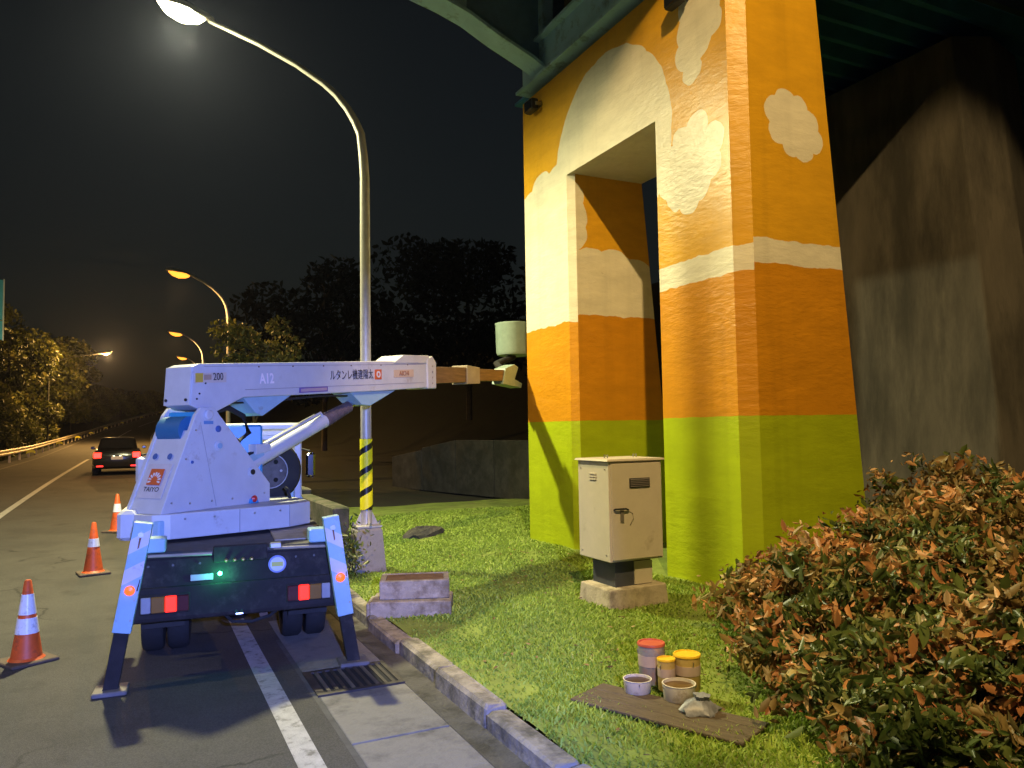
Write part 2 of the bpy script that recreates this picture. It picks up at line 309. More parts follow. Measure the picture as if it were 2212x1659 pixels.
# ------------------------------------------------------------------ terrain, road
SY = [-60, 8, 21, 33, 58, 76, 110, 130, 150, 180, 220, 300]; SZ = [0, 0, 0.26, 0.42, 0.56, 0.95, 1.75, 2.6, 3.7, 5.9, 8.6, 13]
OY = [-60, 70, 109, 130, 150, 180, 220, 300]; OX = [0, 0, 0.4, 1.5, 3.6, 9, 20, 50]
def smooth(xs, ys, s):
    return float(np.mean([np.interp(s+d, xs, ys) for d in np.linspace(-7, 7, 9)])) if s > 9 else 0.0
zr = lambda s: smooth(SY, SZ, s) if s > 20 else float(np.interp(s, [8, 14, 20], [0, 0.08, smooth(SY, SZ, 20.01)]))
xo = lambda s: smooth(OY, OX, s) if s > 60 else 0.0
def ss(a, b, x): t = min(max((x-a)/(b-a), 0), 1); return t*t*(3-2*t)
def ground_z(t, s):
    base = zr(s); bl = ss(22, 34, s)
    if t < -6.9: return base-0.05-0.5*ss(-7.2, -9, t)
    if t < 2.15: return base-0.13
    z = -0.04+bl*base
    z += 10*ss(13, 34, t)+0.9*ss(9.5, 13, t)*ss(14, 22, s)*0
    z += bl*2.0*ss(14, 30, t)
    return z
ts = [-500, -200, -90, -50, -30, -20, -14, -11, -9, -8, -7.2, -6.8, -4, -1, 1.8, 2.13, 2.17, 2.4, 3, 4, 5, 6, 8, 9.5, 11, 12, 13, 15, 18, 22, 27, 34, 45, 70, 200, 500]
sv = [-300, -60, -20, -10, -4, 0, 2, 4, 6, 8, 10, 12, 14, 16, 18, 20, 22, 24, 27, 30, 34, 40, 48, 58, 70, 80, 90, 100, 110, 120, 130, 140, 150, 165, 180, 200, 220, 260, 300, 600]
g = MB(); n_ = len(ts)
g.add([(t+xo(s), s, ground_z(t, s)) for s in sv for t in ts], [(k*n_+i, k*n_+i+1, (k+1)*n_+i+1, (k+1)*n_+i) for k in range(len(sv)-1) for i in range(n_-1)])
tag(g.build('ground', SOIL, smooth=True), 'dark soil and verge either side of the road', kind='structure')
def strip(x0, x1, dz, s0, s1, step=3.0, zf=None):
    m = MB(); ns = max(1, int((s1-s0)/step)); vs = []; fs = []
    for i in range(ns+1):
        s = s0+(s1-s0)*i/ns; z = zr(s)+dz
        vs += [(x0+xo(s), s, z), (x1+xo(s), s, z)]
        if i: fs.append((2*i-2, 2*i-1, 2*i+1, 2*i))
    return m.add(vs, fs)
road = tag(strip(-6.6, 1.87, 0, -40, 240, 2.5).build('road', ASPH, smooth=True), 'grey asphalt road curving away uphill', kind='structure')
tag(strip(0.85, 1.0, 0.004, -20, 200, 1.5).build('edge_line', LINEW), 'solid white edge line running under the truck', kind='structure')
for k, (a, b) in enumerate(((14, 52), (104, 130), (140, 160), (-30, 4))):
    tag(strip(-2.78, -2.63, 0.004, a, b).build('lane_line', LINEW), 'white lane line on the asphalt', kind='structure')
EDGEM = pmat('worn_edge_paint', (0.20, 0.18, 0.15), 0.8, var=0.3, vs_=4, dirt=(0.08, 0.075, 0.07), ds=5, dth=0.5)
tag(strip(-5.75, -5.6, 0.004, -20, 190).build('edge_line', EDGEM), 'faded line along the far road edge', kind='structure')
GUT = pmat('wet_gutter', (0.11, 0.105, 0.095), 0.45, var=0.3, vs_=3, bump=0.3, bs=30, dirt=(0.04, 0.038, 0.034), ds=3, dth=0.5)
gt = MB(); gt.add([(1.87, -20, 0), (1.88, -20, -0.05), (2.12, -20, -0.055), (1.87, 40, 0), (1.88, 40, -0.05), (2.12, 40, -0.055)], [(0, 1, 4, 3), (1, 2, 5, 4)])
for i in (3, 4, 5): x, y, z = gt.v[i]; gt.v[i] = (x, 12, z)
tag(gt.build('gutter', GUT), 'dark gutter channel beside the kerb', kind='structure')
kerb = tag(MB().box(2.135, 2.265, -20, 12.0, -0.12, 0.02).build('kerb', KERBM), 'worn concrete kerb along the lawn', kind='structure')
y = -3.0; i = 0
while y < 12.0:
    l = 0.98; k = 0.012*math.sin(i*2.3); h = 0.075+0.018*math.sin(i*1.7)
    m = MB(); m.box(2.105+k, 2.285+k, y, y+l-0.015, -0.11, h, 0.022)
    m.v = [(a+random.uniform(-.008, .008), b, c+random.uniform(-.010, .010)) for a, b, c in m.v]
    m.build('kerb_stone', KERBM, kerb, world=False); y += l; i += 1
apron = tag(MB().box(1.17, 1.862, -4, 12, -0.05, 0.001).build('gutter_apron', pmat('apron_joint', (0.09, 0.085, 0.075), 0.9, var=0.3)), 'concrete gutter apron beside the asphalt', kind='structure')
APR = pmat('apron_concrete', (0.23, 0.215, 0.185), 0.85, var=0.22, vs_=2.2, bump=0.35, bs=45, dirt=(0.11, 0.10, 0.09), ds=2.2, dth=0.56)
for (a, b) in ((-3, 0.4), (0.415, 2.6), (2.615, 4.84), (4.855, 5.80), (6.47, 8.9), (8.915, 11.8)):
    m = MB(); m.box(1.21, 1.855, a, b, -0.04, 0.009, 0.004); m.build('apron_slab', APR, apron)

# lawn
gl = MB(); gx = np.linspace(2.285, 9.4, 40); gy = np.linspace(-3, 19, 90)
hz = lambda a, b: 0.045+0.012*math.sin(a*3.1+b*1.3)+0.010*math.sin(b*4.2-a*2)
gl.add([(a, b, hz(a, b)) for b in gy for a in gx], [(k*40+i, k*40+i+1, (k+1)*40+i+1, (k+1)*40+i) for k in range(89) for i in range(39)])
tag(gl.build('lawn', LAWNM, smooth=True), 'lawn between kerb and painted pier', kind='structure')
N = 230000
gp = np.stack([2.27+7.0*rng.random(N)**1.15, 2.0+15*rng.random(N)**1.25, np.zeros(N)], 1)
pat = np.sin(gp[:, 0]*2.3+1.2*np.sin(gp[:, 1]*1.7))+np.sin(gp[:, 1]*2.9+gp[:, 0]*1.1)+0.9*np.sin(gp[:, 0]*7.3-gp[:, 1]*5.1)+rng.normal(size=N)*0.6
keep = pat > -2.1; keep &= ~((gp[:, 0] > 6.02) & (gp[:, 1] > 6.5) & (gp[:, 1] < 12.1) & (gp[:, 0] < 8.2))
edge = gp[:, 0] < 2.55+0.18*np.sin(gp[:, 1]*3.7)+0.1*np.sin(gp[:, 1]*9); keep &= ~(edge & (rng.random(N) < 0.75))
gp = gp[keep]; pat = pat[keep]; n = len(gp)
gp[:, 2] = 0.045+0.012*np.sin(gp[:, 0]*3.1+gp[:, 1]*1.3)+0.010*np.sin(gp[:, 1]*4.2-gp[:, 0]*2)-0.004
th = rng.random(n)*6.283; hh = (0.016+0.028*rng.random(n))*(1+0.25*np.clip(pat, -1, 1.5)); wd = 0.0035+0.003*rng.random(n)+0.0006*gp[:, 1]; ln = hh*(0.3+0.9*rng.random(n)); ph = rng.random(n)*6.283
cx, sx = np.cos(th), np.sin(th); o0 = np.stack([cx*wd, sx*wd, np.zeros(n)], 1)
mid = gp+np.stack([np.cos(ph)*ln*0.35, np.sin(ph)*ln*0.35, hh*0.65], 1); tip = gp+np.stack([np.cos(ph)*ln, np.sin(ph)*ln, hh], 1)
V = np.stack([gp-o0, gp+o0, mid+o0*0.7, tip, mid-o0*0.7], 1).reshape(-1, 3); b5 = np.arange(n)*5
F = np.concatenate([np.stack([b5, b5+1, b5+2], 1), np.stack([b5, b5+2, b5+4], 1), np.stack([b5+4, b5+2, b5+3], 1)])
tt = np.clip(0.42+0.10*pat+0.16*rng.normal(size=n), 0, 1)
GRASS = leafmat('grass_blades', (0.15, 0.23, 0.026), (0.31, 0.45, 0.06), (0.45, 0.51, 0.14), 0.25, 0.7)
tag(npmesh('grass', V, F, GRASS, np.tile(tt, 3)), 'short green grass growing across the lawn', 'grass', kind='stuff')
nl = 420; lp = np.stack([2.4+3.4*rng.random(nl)**.8, 2.6+8.5*rng.random(nl), np.zeros(nl)], 1)
lp = np.concatenate([lp, np.stack([3.1+2.4*rng.random(260), 2.4+3.4*rng.random(260), np.zeros(260)], 1)]); lp[:, 2] = .072+.012*rng.random(len(lp))
d0 = rng.normal
V, F, T = leaf_cloud(lp, .055, .5); V[:, 2] = .058+(V[:, 2]-.078)*.35+.012
tag(npmesh('leaf_litter', V, F, leafmat('dry_leaves', (.06, .035, .015), (.20, .12, .045), (.42, .32, .16), .1, .7), T), 'dry fallen leaves strewn on the lawn', 'leaves', kind='stuff')
# hills far behind
hm = MB(); nx, ny = 60, 14
HV = []
for j in range(ny):
    for i in range(nx):
        a = R(6+50*i/(nx-1)); d = 120+25*j
        rid = ss(0, 22, i)*(42+9*math.sin(i*0.16+0.9))+5*math.sin(i*0.9)+2.5*math.sin(i*2.3+j)+2*random.random()
        HV.append((math.sin(a)*d, math.cos(a)*d, -2+rid*math.sin(min(1, j/7)*math.pi/2)))
hm.add(HV, [(k*nx+i, k*nx+i+1, (k+1)*nx+i+1, (k+1)*nx+i) for k in range(ny-1) for i in range(nx-1)])
tag(hm.build('hill', pmat('dark_forest', (0.05, 0.06, 0.05), 1.0, var=0.5, vs_=0.2), smooth=True), 'dark wooded hillside behind the lamp post', kind='structure')
# ------------------------------------------------------------------ painted portal pier
pier = empty('portal_pier', (6.8, 9.25, 0.0), label='tall portal pier painted orange, green and cream with clouds', cat='bridge pier')
xb = lambda z: 7.98-0.083*z
clF = [(9.3, 5.9, 1.53),
       (7.42, 5.18, .40), (7.30, 5.60, .20), (7.58, 5.52, .19), (7.80, 5.32, .20), (7.90, 5.06, .19), (7.72, 4.86, .20), (7.48, 4.74, .19), (7.26, 4.88, .19), (7.08, 5.08, .20), (7.02, 5.36, .21),
       (7.36, 6.34, .18), (7.46, 6.58, .21), (7.40, 6.86, .22), (7.22, 6.70, .28), (7.08, 7.05, .30), (7.30, 7.15, .28), (7.0, 6.78, .20),
       (11.75, 5.6, .45), (11.3, 5.85, .42), (10.85, 5.85, .4), (11.9, 5.2, .4), (10.6, 5.5, .4), (11.5, 5.4, .5)]
PF = paintmat('pier_front_paint', 1, clF, (3.70, 4.0), (10.3, 12.5, 3.62, 5.5))
PS = paintmat('pier_side_paint', 0, [(6.95, 5.47, .27), (6.66, 5.62, .17), (6.82, 5.74, .17), (7.02, 5.68, .17), (7.20, 5.54, .16), (7.26, 5.34, .16), (7.10, 5.22, .16), (6.90, 5.24, .15), (6.72, 5.40, .17)], (3.80, 4.08))
PJ = paintmat('pier_jamb_paint', 0, [(6.1, 5.3, .32), (6.15, 5.0, .25), (6.1, 5.6, .25), (6.45, 4.35, .45), (6.9, 4.4, .42), (7.3, 4.3, .4), (6.1, 4.5, .3)], (3.73, 4.45))
PC = paintmat('pier_soffit_paint', 1, [(9.0, 5.98, 1.05), (10.2, 5.98, 0.5)], (5.0, 5.1))
ZT = 7.72
def pier_leg(y0, y1, C0, C1):
    """cross-section with optional chamfers (front corners), battered back; faces: front, side, jamb"""
    m = MB()
    def ring(z, top=False):
        b = xb(z); p = []
        ch0, ch1 = [(c if not (top and abs(yy-9.28) < 1.2) else 1e-4) if c else 0 for c, yy in ((C0, y0), (C1, y1))]
        if ch0: p += [(6.1+ch0, y0, z), ]
        else: p += [(6.1, y0, z)]
        p += [(b, y0, z), (b, y1, z)]
        if ch1: p += [(6.1+ch1, y1, z), (6.1, y1-ch1, z)]
        else: p += [(6.1, y1, z)]
        if ch0: p += [(6.1, y0+ch0, z)]
        return p
    m.loft([ring(-0.1), ring(2.05), ring(3.8), ring(5.978), ring(5.98, True), ring(ZT, True)])
    return m
def setmats(o, fn):
    me = o.data
    for p in me.polygons: p.material_index = fn(p.normal)
side = lambda nrm: 1 if nrm.y < -0.9 else (1 if nrm.y > 0.9 else 0)
o = pier_leg(6.57, 8.18, 0.16, 0.06).build('leg', [PF, PS], pier, world=True); setmats(o, side); tag(o, 'near leg of the pier with a chamfered corner')
o = pier_leg(10.38, 12.02, 0.10, 0.05).build('leg', [PF, PJ], pier, world=True); setmats(o, side); tag(o, 'far leg of the pier, mostly cream above its orange band')
m = MB(); m.loft([[(6.1, 8.18, z), (xb(z), 8.18, z), (xb(z), 10.38, z), (6.1, 10.38, z)] for z in (5.98, ZT)])
o = m.build('lintel', [PF, PC], pier, world=True); setmats(o, lambda n: 1 if n.z < -0.9 else 0)
for (yy, zz) in ((11.42, 7.45), (7.5, 7.30)):
    e = empty('flood_light', (6.08, yy, zz), label=('small dark floodlight under the top corner of the pier, %s' % ('beside the arch rib' if yy > 9 else 'at the upper cloud')), cat='floodlight', group='floodlights on the pier')
    MB().box(-0.16, -0.03, -0.14, 0.14, -0.10, 0.10, 0.015).build('housing', DARK, e)
    MB().box(-0.175, -0.155, -0.12, 0.12, -0.085, 0.085, 0.004).build('lens', GLASS, e)
    mm = MB(); mm.box(-0.10, 0.02, -0.17, -0.15, -0.03, 0.03); mm.box(-0.10, 0.02, 0.15, 0.17, -0.03, 0.03); mm.box(0.0, 0.02, -0.17, 0.17, -0.04, 0.04); mm.build('bracket', STEEL, e)

# ------------------------------------------------------------------ steel bridge
br = empty('steel_bridge', (6.3, 9.2, 7.75), label='teal steel arch bridge resting on the painted pier', cat='bridge')
AX = [(6.62, 7.75), (6.38, 7.90), (5.85, 8.16), (5.23, 8.42), (4.75, 8.66), (4.32, 8.80), (3.68, 8.95), (2.6, 9.12), (0, 9.3), (-4, 9.3), (-8, 9.0), (-12, 8.2), (-14, 7.4)]
for yy in (11.35, 6.75):
    fl = MB(); w2 = 0.22
    vs_ = []; fs_ = []
    fl.loft([[(x, yy-w2, z), (x, yy+w2, z), (x+0.02, yy+w2, z+0.05), (x+0.02, yy-w2, z+0.05)] for x, z in AX])
    fl.build('arch_flange', TEAL, br, world=True)
    wb = MB(); wb.loft([[(x, yy-0.02, z+0.05), (x, yy+0.02, z+0.05), (x, yy+0.02, 10.0), (x, yy-0.02, 10.0)] for x, z in AX]); wb.build('arch_web', pmat('web_steel', (0.14, 0.27, 0.44), 0.55, var=0.15), br, world=True)
    MB().box(-14, 9, yy-0.25, yy+0.25, 10.0, 10.08).build('top_flange', TEAL, br, world=True)
    for x in (6.2, 4.6, 2.4, 0, -3, -6, -9):
        z0 = np.interp(-x, [-a for a, _ in AX], [b for _, b in AX])+0.06
        MB().box(x-0.10, x+0.10, yy-0.18, yy-0.021, z0, 9.99).build('stiffener', TEAL, br, world=True)
MB().box(6.12, 6.16, 6.5, 12.0, 7.95, 8.55).build('end_beam', TEAL, br, world=True)
mm = MB(); mm.box(6.0, 6.3, 6.45, 12.05, 7.90, 7.949); mm.build('end_beam_flange', TEAL, br, world=True)
MB().box(6.0, 6.3, 6.45, 12.05, 8.551, 8.60).build('end_beam_flange', TEAL, br, world=True)
for yy in (7.3, 9.3, 11.2): MB().box(6.5, 6.9, yy-0.2, yy+0.2, 7.721, 7.9, 0.02).build('bearing', DARK, br, world=True)
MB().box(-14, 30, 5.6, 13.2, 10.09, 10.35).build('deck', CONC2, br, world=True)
MB().box(6.35, 18, 6.3, 12.8, 8.05, 8.1).build('deck_plate', DTEAL, br, world=True)
yy = 6.4
while yy < 12.7:
    m = MB(); m.hexa([(6.4, yy+0.07, 7.84), (17.9, yy+0.07, 7.84), (17.9, yy+0.15, 7.84), (6.4, yy+0.15, 7.84)], [(6.4, yy, 8.049), (17.9, yy, 8.049), (17.9, yy+0.22, 8.049), (6.4, yy+0.22, 8.049)])
    m.build('deck_rib', DTEAL, br, world=True); yy += 0.42
MB().box(7.2, 18, 6.2, 6.29, 7.6, 10.085).build('side_girder', pmat('girder_dark', (0.02, 0.04, 0.06), 0.6), br, world=True)
# plain concrete pier behind
p2 = MB()
def r2(z):
    a = 0.085*(7.4-z); f = 10.55-0.3*a
    return [(f, 6.95-a, z), (f+0.55+0.3*a, 6.72-a, z), (f+1.5, 6.95-a, z), (f+1.5, 12.5, z), (f, 12.5, z)]
p2.loft([r2(z) for z in np.linspace(-0.2, 7.55, 12)])
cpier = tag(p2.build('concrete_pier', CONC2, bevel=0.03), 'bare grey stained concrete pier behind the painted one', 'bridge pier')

# ------------------------------------------------------------------ street lamps
def lamp_parts(root, arm, h, lensm, col, watts, base=True, r0=0.078, path=None, slope=.19, cut=True, hs=1.0, polem=None):
    k = arm/2.05
    if path is None:
        path = [(0, 0, 0.60 if base else 0), (0, 0, 2.2), (0, 0, 4.2), (0, 0, h-1.75), (-.02*k, 0, h-1.5), (-.07*k, 0, h-1.26), (-.15*k, 0, h-1.06), (-.27*k, 0, h-.9), (-.43*k, 0, h-.75), (-.62*k, 0, h-.63), (-.95*k, 0, h-.45), (-1.45*k, 0, h-.26), (-2.08*k, 0, h-.09)]
    n = len(path); rr = [r0*(1-.55*i/(n-1)) for i in range(n)]
    MB().tube(path, rr, 14).build('pole', polem or POLEM, root, smooth=True)
    hx = path[-1][0]+.06; z0 = path[-1][2]; hd = MB(); prof = [(0.0, .03, .03), (.06, .05, .05), (.2, .09, .07), (.42, .14, .10), (.6, .135, .09), (.70, .08, .05), (.73, .02, .02)]
    rings = []
    for d, wy, wz in prof:
        d *= hs; wy *= hs; wz *= hs
        rings.append([(hx-d, wy*math.cos(a), z0+.005+slope*d+(wz*math.sin(a) if math.sin(a) > 0 else .35*wz*math.sin(a))) for a in np.linspace(0, 2*math.pi, 14, endpoint=False)])
    hd.loft(rings).build('lamp_head', POLEM, root, smooth=True)
    ln = MB(); rings = []
    for d, wy, dz in ((.13, .05, -.04), (.22, .105, -.10), (.40, .13, -.15), (.56, .12, -.12), (.66, .05, -.04)):
        d *= hs; wy *= hs; dz *= hs
        rings.append([(hx-d, wy*math.cos(a), z0-.005+slope*d+(dz*abs(math.sin(a)) if math.sin(a) < 0 else 0.012)) for a in np.linspace(0, 2*math.pi, 12, endpoint=False)])
    ln.loft(rings).build('lens', lensm, root, smooth=True)
    L = bpy.data.lights.new('lamp_light', 'SPOT' if cut else 'POINT'); L.energy = watts; L.color = col; L.shadow_soft_size = 0.16 if base else 0.10
    if cut: L.spot_size = R(172 if cut is True else cut); L.spot_blend = 0.64 if cut is True else 0.35   # street luminaire: cut off towards the horizontal
    lo = bpy.data.objects.new('lamp_light', L); COL.objects.link(lo); lo.parent = root; lo.location = (hx-.40*hs, 0, z0+slope*.40*hs-.20*hs)
LENS_N = pmat('lens_lit_white', (1, 1, .9), 0.4, emis=(1, .93, .55), es=45)
LENS_F = pmat('lens_lit_sodium', (1, .8, .5), 0.4, emis=(1, .34, .03), es=2.4)
ARMP = [(0, .62), (0, 2.2), (0, 4.2), (0, 5.5), (.02, 5.79), (.06, 6.13), (.15, 6.33), (.27, 6.53), (.45, 6.76), (.65, 6.95), (1.1, 7.30), (1.74, 7.72), (2.62, 8.23)]; LRZ = R(-43); lamp = empty('street_lamp', (2.81, 10.44, 0.04), LRZ, label='nearest street lamp, its pole banded yellow and black above a stone-grey foot', cat='street lamp', group='street lamps')
lamp_parts(lamp, 2.05, 7.4, LENS_N, NEAR_C, NEAR_W, path=[(-k, 0, z-.04) for k, z in ARMP], slope=.50, hs=1.5)
LR_ = Matrix.Rotation(-LRZ, 4, 'Z')
q = MB(LR_); a, b = 0.215, 0.155; q.loft([[(-a, -a, 0), (a, -a, 0), (a, a, 0), (-a, a, 0)], [(-a, -a, .03), (a, -a, .03), (a, a, .03), (-a, a, .03)], [(-b-.02, -b-.02, .56), (b+.02, -b-.02, .56), (b+.02, b+.02, .56), (-b-.02, b+.02, .56)], [(-b, -b, .60), (b, -b, .60), (b, b, .60), (-b, b, .60)]])
q.build('foot', pmat('foot_grey', (0.27, 0.26, 0.25), 0.7, var=0.15, vs_=6, dirt=(.14, .12, .1), ds=6), lamp, bevel=0.008)
MB(LR_).box(-.17, .17, -.17, .17, .601, .625).build('base_flange', POLEM, lamp)
for i in range(4):
    an = i*math.pi/2; ca, sa = math.cos(an), math.sin(an)
    m = MB(LR_ @ Matrix.Rotation(an, 4, 'Z')); m.hexa([(.07, -.008, .626), (.165, -.008, .626), (.165, .008, .626), (.07, .008, .626)], [(.07, -.008, .80), (.078, -.008, .80), (.078, .008, .80), (.07, .008, .80)]); m.build('gusset', POLEM, lamp)
    m = MB(Matrix.Rotation(an+math.pi/4, 4, 'Z')); m.tube([(.185, 0, .626), (.185, 0, .67)], .016, 6); m.build('anchor_bolt', STEEL, lamp)
MB().tube([(0, 0, .83), (0, 0, 1.80)], [.0835, .0815], 24).build('black_sleeve', pmat('sleeve_black', (.012, .012, .012), .4), lamp, smooth=True)
for k in range(6):   # slanted yellow bands wound round the sleeve
    m = MB(); n = 22; z0 = .52+k*.287; vs_ = []; fs_ = []
    a0 = -2.05-math.pi/2*0
    for i in range(n+1):
        an = -math.pi+ (2*math.pi)*i/n + 0.45-LRZ
        zz = z0+.287*((i/n))
        for hh in (0, .20):
            for rr in (.0845, .0865):
                vs_.append((rr*math.cos(an), rr*math.sin(an), min(max(zz+hh, .832), 1.798)))
    for i in range(n):
        p, r = 4*i, 4*i+4
        fs_ += [(p+1, r+1, r+3, p+3), (p, p+2, r+2, r), (p+2, p+3, r+3, r+2), (p, r, r+1, p+1)]
    m.add(vs_, fs_); m.build('yellow_band', YELL, lamp)
FL = [((2.75, 28.2), 1.15, 'street lamp next up the road, behind the small tree', 0.65), ((3.2, 46.5), 1.0, 'third street lamp up the road, its pole rising behind the boom', 1.0),
      ((4.2, 63.5), 0.9, 'fourth street lamp up the road, lowest of the row', 1.0)]
for (xy, arm, lab, sc_) in FL:
    e = empty('street_lamp', (xy[0], xy[1], zr(xy[1])), label=lab, cat='street lamp', group='street lamps')
    lamp_parts(e, arm, 7.05, LENS_F, FAR_C, FAR_W*sc_, base=False, hs=1.25)
e = empty('street_lamp', (-7.3, 79, zr(79)), label='street lamp above the trees on the far side of the road', cat='street lamp', group='street lamps', rz=math.pi)
lamp_parts(e, 4.0, 8.4, LENS_F, FAR_C, FAR_W*3.2, base=False, cut=False, hs=1.3, polem=pmat('unlit_dark_pole', (.03, .03, .025), .8))  # pole colour darkened so it looks unlit beside its own lamp
e = empty('street_lamp', (-8.3, 6.7, 0.0), math.pi-.08, label='street lamp across the road, out of view on the left', cat='street lamp', group='street lamps')
lamp_parts(e, 2.2, 7.7, LENS_N, LEFT_C, LEFT_W, base=False, cut=176)
# works floodlight on a mast behind the viewer, aimed at the pier being painted
fm = empty('floodlight_mast', (-.9, -2.95, 0.0), label='tall works floodlight mast behind the viewer aimed at the pier', cat='floodlight')
MB().tube([(0, 0, 0), (0, 0, 14.0)], [.09, .05], 12).build('mast', POLEM, fm, smooth=True)
MB().box(-.3, .3, -.3, .3, 0, .12, .02).build('foot', CONC, fm)
FLP = Vector((-.4, -2.8, 13.9)); FLD = (Vector((7.5, 7.0, 1.5))-FLP); FQ = FLD.to_track_quat('-Z', 'Y')
FM_ = Matrix.Translation((.5, .15, 13.9)) @ FQ.to_matrix().to_4x4()
MB().tube([(0, 0, 13.8), (.3, .1, 13.95), (.5, .15, 13.95)], .025, 8).build('arm', POLEM, fm)
MB(FM_).box(-.2, .2, -.15, .15, 0, .12, .02).build('housing', DARK, fm)
MB(FM_).box(-.18, .18, -.13, .13, -.012, -.001).build('lens', LENS_F, fm)
L = bpy.data.lights.new('floodlight_beam', 'SPOT'); L.energy = REAR_W; L.color = REAR_C; L.spot_size = R(41); L.spot_blend = 0.22; L.shadow_soft_size = 0.12
lo = bpy.data.objects.new('floodlight_beam', L); COL.objects.link(lo); lo.parent = fm; lo.location = Vector((.5, .15, 13.9))+FLD.normalized()*.05; lo.rotation_euler = FQ.to_euler()

# portable blue warning beacon standing behind the viewer
bc = empty('warning_beacon', (0.15, -2.2, 0.0), label='portable blue warning beacon on a tripod behind the viewer', cat='beacon')
for i in range(3):
    an = i*2.094; MB().tube([(0, 0, .7), (.32*math.cos(an), .32*math.sin(an), 0.01)], .014, 8).build('leg', DARK, bc)
MB().tube([(0, 0, .65), (0, 0, 2.42)], .016, 10).build('mast', STEEL, bc, smooth=True)
MB().lathe([(.07, 2.42), (.08, 2.43), (.08, 2.48), (.07, 2.49)]).build('housing', DARK, bc, smooth=True)
MB().lathe([(.065, 2.491), (.07, 2.52), (.065, 2.6), (.03, 2.63)]).build('lens', pmat('blue_lens', (.02, .05, .6), .2, emis=(.1, .2, 1), es=6), bc, smooth=True)
L = bpy.data.lights.new('beacon_light', 'SPOT'); L.energy = BLUE_W*10; L.color = BLUE_C; L.spot_size = R(44); L.spot_blend = 0.55; L.shadow_soft_size = .05
lo = bpy.data.objects.new('beacon_light', L); COL.objects.link(lo); lo.parent = bc; lo.location = (0, .09, 2.56)
lo.rotation_euler = (Vector((0.85, 6.7, 0.55))-Vector((.15, -2.1, 2.56))).to_track_quat('-Z', 'Y').to_euler()
# ------------------------------------------------------------------ boom truck
TM = Matrix.Translation((0.75, 6.75, 0)) @ Matrix.Rotation(-R(5), 4, 'Z')
tr = empty('boom_truck', (0.75, 8.6, 0.0), label='white and light blue boom lift truck parked at the kerb with outriggers down', cat='truck')
def tp(name, mat, fn, parent=tr, smooth=False, bevel=0):
    m = MB(TM); fn(m); return m.build(name, mat, parent, smooth=smooth, world=True, bevel=bevel)
# chassis
for x in (-.34, .34): tp('chassis_rail', DARK, lambda m: m.box(x-.05, x+.05, .08, 4.1, .52, .70))
tp('cross_member', DARK, lambda m: m.box(-.28, .28, .4, .5, .5, .62))
tp('deck', DECK, lambda m: m.box(-.80, .80, .03, 2.55, .955, 1.0, .012))
tp('deck_mat', pmat('worn_beige_plate', (.38, .34, .28), .7, var=.2, vs_=7, dirt=(.2, .17, .13), ds=8), lambda m: m.box(.30, .76, .30, 1.25, 1.001, 1.012))
tp('deck_mat', MATS['worn_beige_plate'], lambda m: m.box(-.78, -.62, .1, .6, 1.001, 1.012))
tp('deck_skirt', BLACK, lambda m: m.box(-.79, .79, .06, 2.5, .78, .954))
tail = tp('tailboard', BLACK, lambda m: m.prism([(0, .72), (.05, .72), (.05, .945), (.03, .945)], (0, 0, 0), (0, 1, 0), (0, 0, 1), (1, 0, 0), -.765, .765), bevel=.006)
tp('bumper', BLACK, lambda m: m.prism([(-.02, .47), (.05, .45), (.05, .735), (-.03, .735), (-.03, .50)], (0, 0, 0), (0, 1, 0), (0, 0, 1), (1, 0, 0), -.795, .795), bevel=.008)
tp('valve_recess', BLACK, lambda m: m.box(-.2, .22, -.03, .03, .90, 1.03, .006))
GOLD = pmat('brass', (.55, .4, .15), .35, metal=.8)
for i in range(4): tp('valve_knob', GOLD, lambda m: m.lathe([(.012, 0), (.016, .012), (.008, .03)], (-.10+i*.065, -.028, .915), (0, -1, 0), 10))
for (a, b) in ((-.68, -.21), (.27, .70)): tp('grab_rail', pmat('worn_beige_metal', (.36, .30, .23), .5, var=.25), lambda m: m.tube([(a, -.02, .985), (b, -.02, .975)], .013, 8))
tp('latch', STEEL, lambda m: m.box(.24, .33, -.035, .02, .985, 1.03, .006))
lic = tp('marker_plate', pmat('plate_grey', (.42, .42, .46), .5), lambda m: m.box(-.37, -.2, -.012, .0, .765, .815, .003))
tp('green_lamp', pmat('green_led', (.1, .9, .4), .3, emis=(.05, 1, .38), es=32), lambda m: m.lathe([(.012, 0), (.017, .01), (.012, .022)], (-.148, -.005, .81), (0, -1, 0), 12))
GL = bpy.data.lights.new('green_light', 'POINT'); GL.energy = 2.4; GL.color = (.05, 1, .4); GL.shadow_soft_size = .02
glo = bpy.data.objects.new('green_light', GL); COL.objects.link(glo); glo.location = TM @ Vector((-.148, -.09, .815)); glo.parent = tr; glo.matrix_parent_inverse = Matrix.Translation(tr.location).inverted()
stk = tp('round_sticker', pmat('sticker_blue', (.22, .26, .55), .4), lambda m: m.disc((.30, .008, .85), (0, -1, 0), .072, .012, 28))
tp('sticker_centre', pmat('sticker_pale', (.62, .62, .66), .4), lambda m: m.disc((.30, -.0045, .85), (0, -1, 0), .058, .002, 28), stk)
tp('sticker_band', pmat('sticker_yellow', (.55, .52, .10), .4), lambda m: m.box(.255, .345, -.0085, -.006, .832, .868), stk)
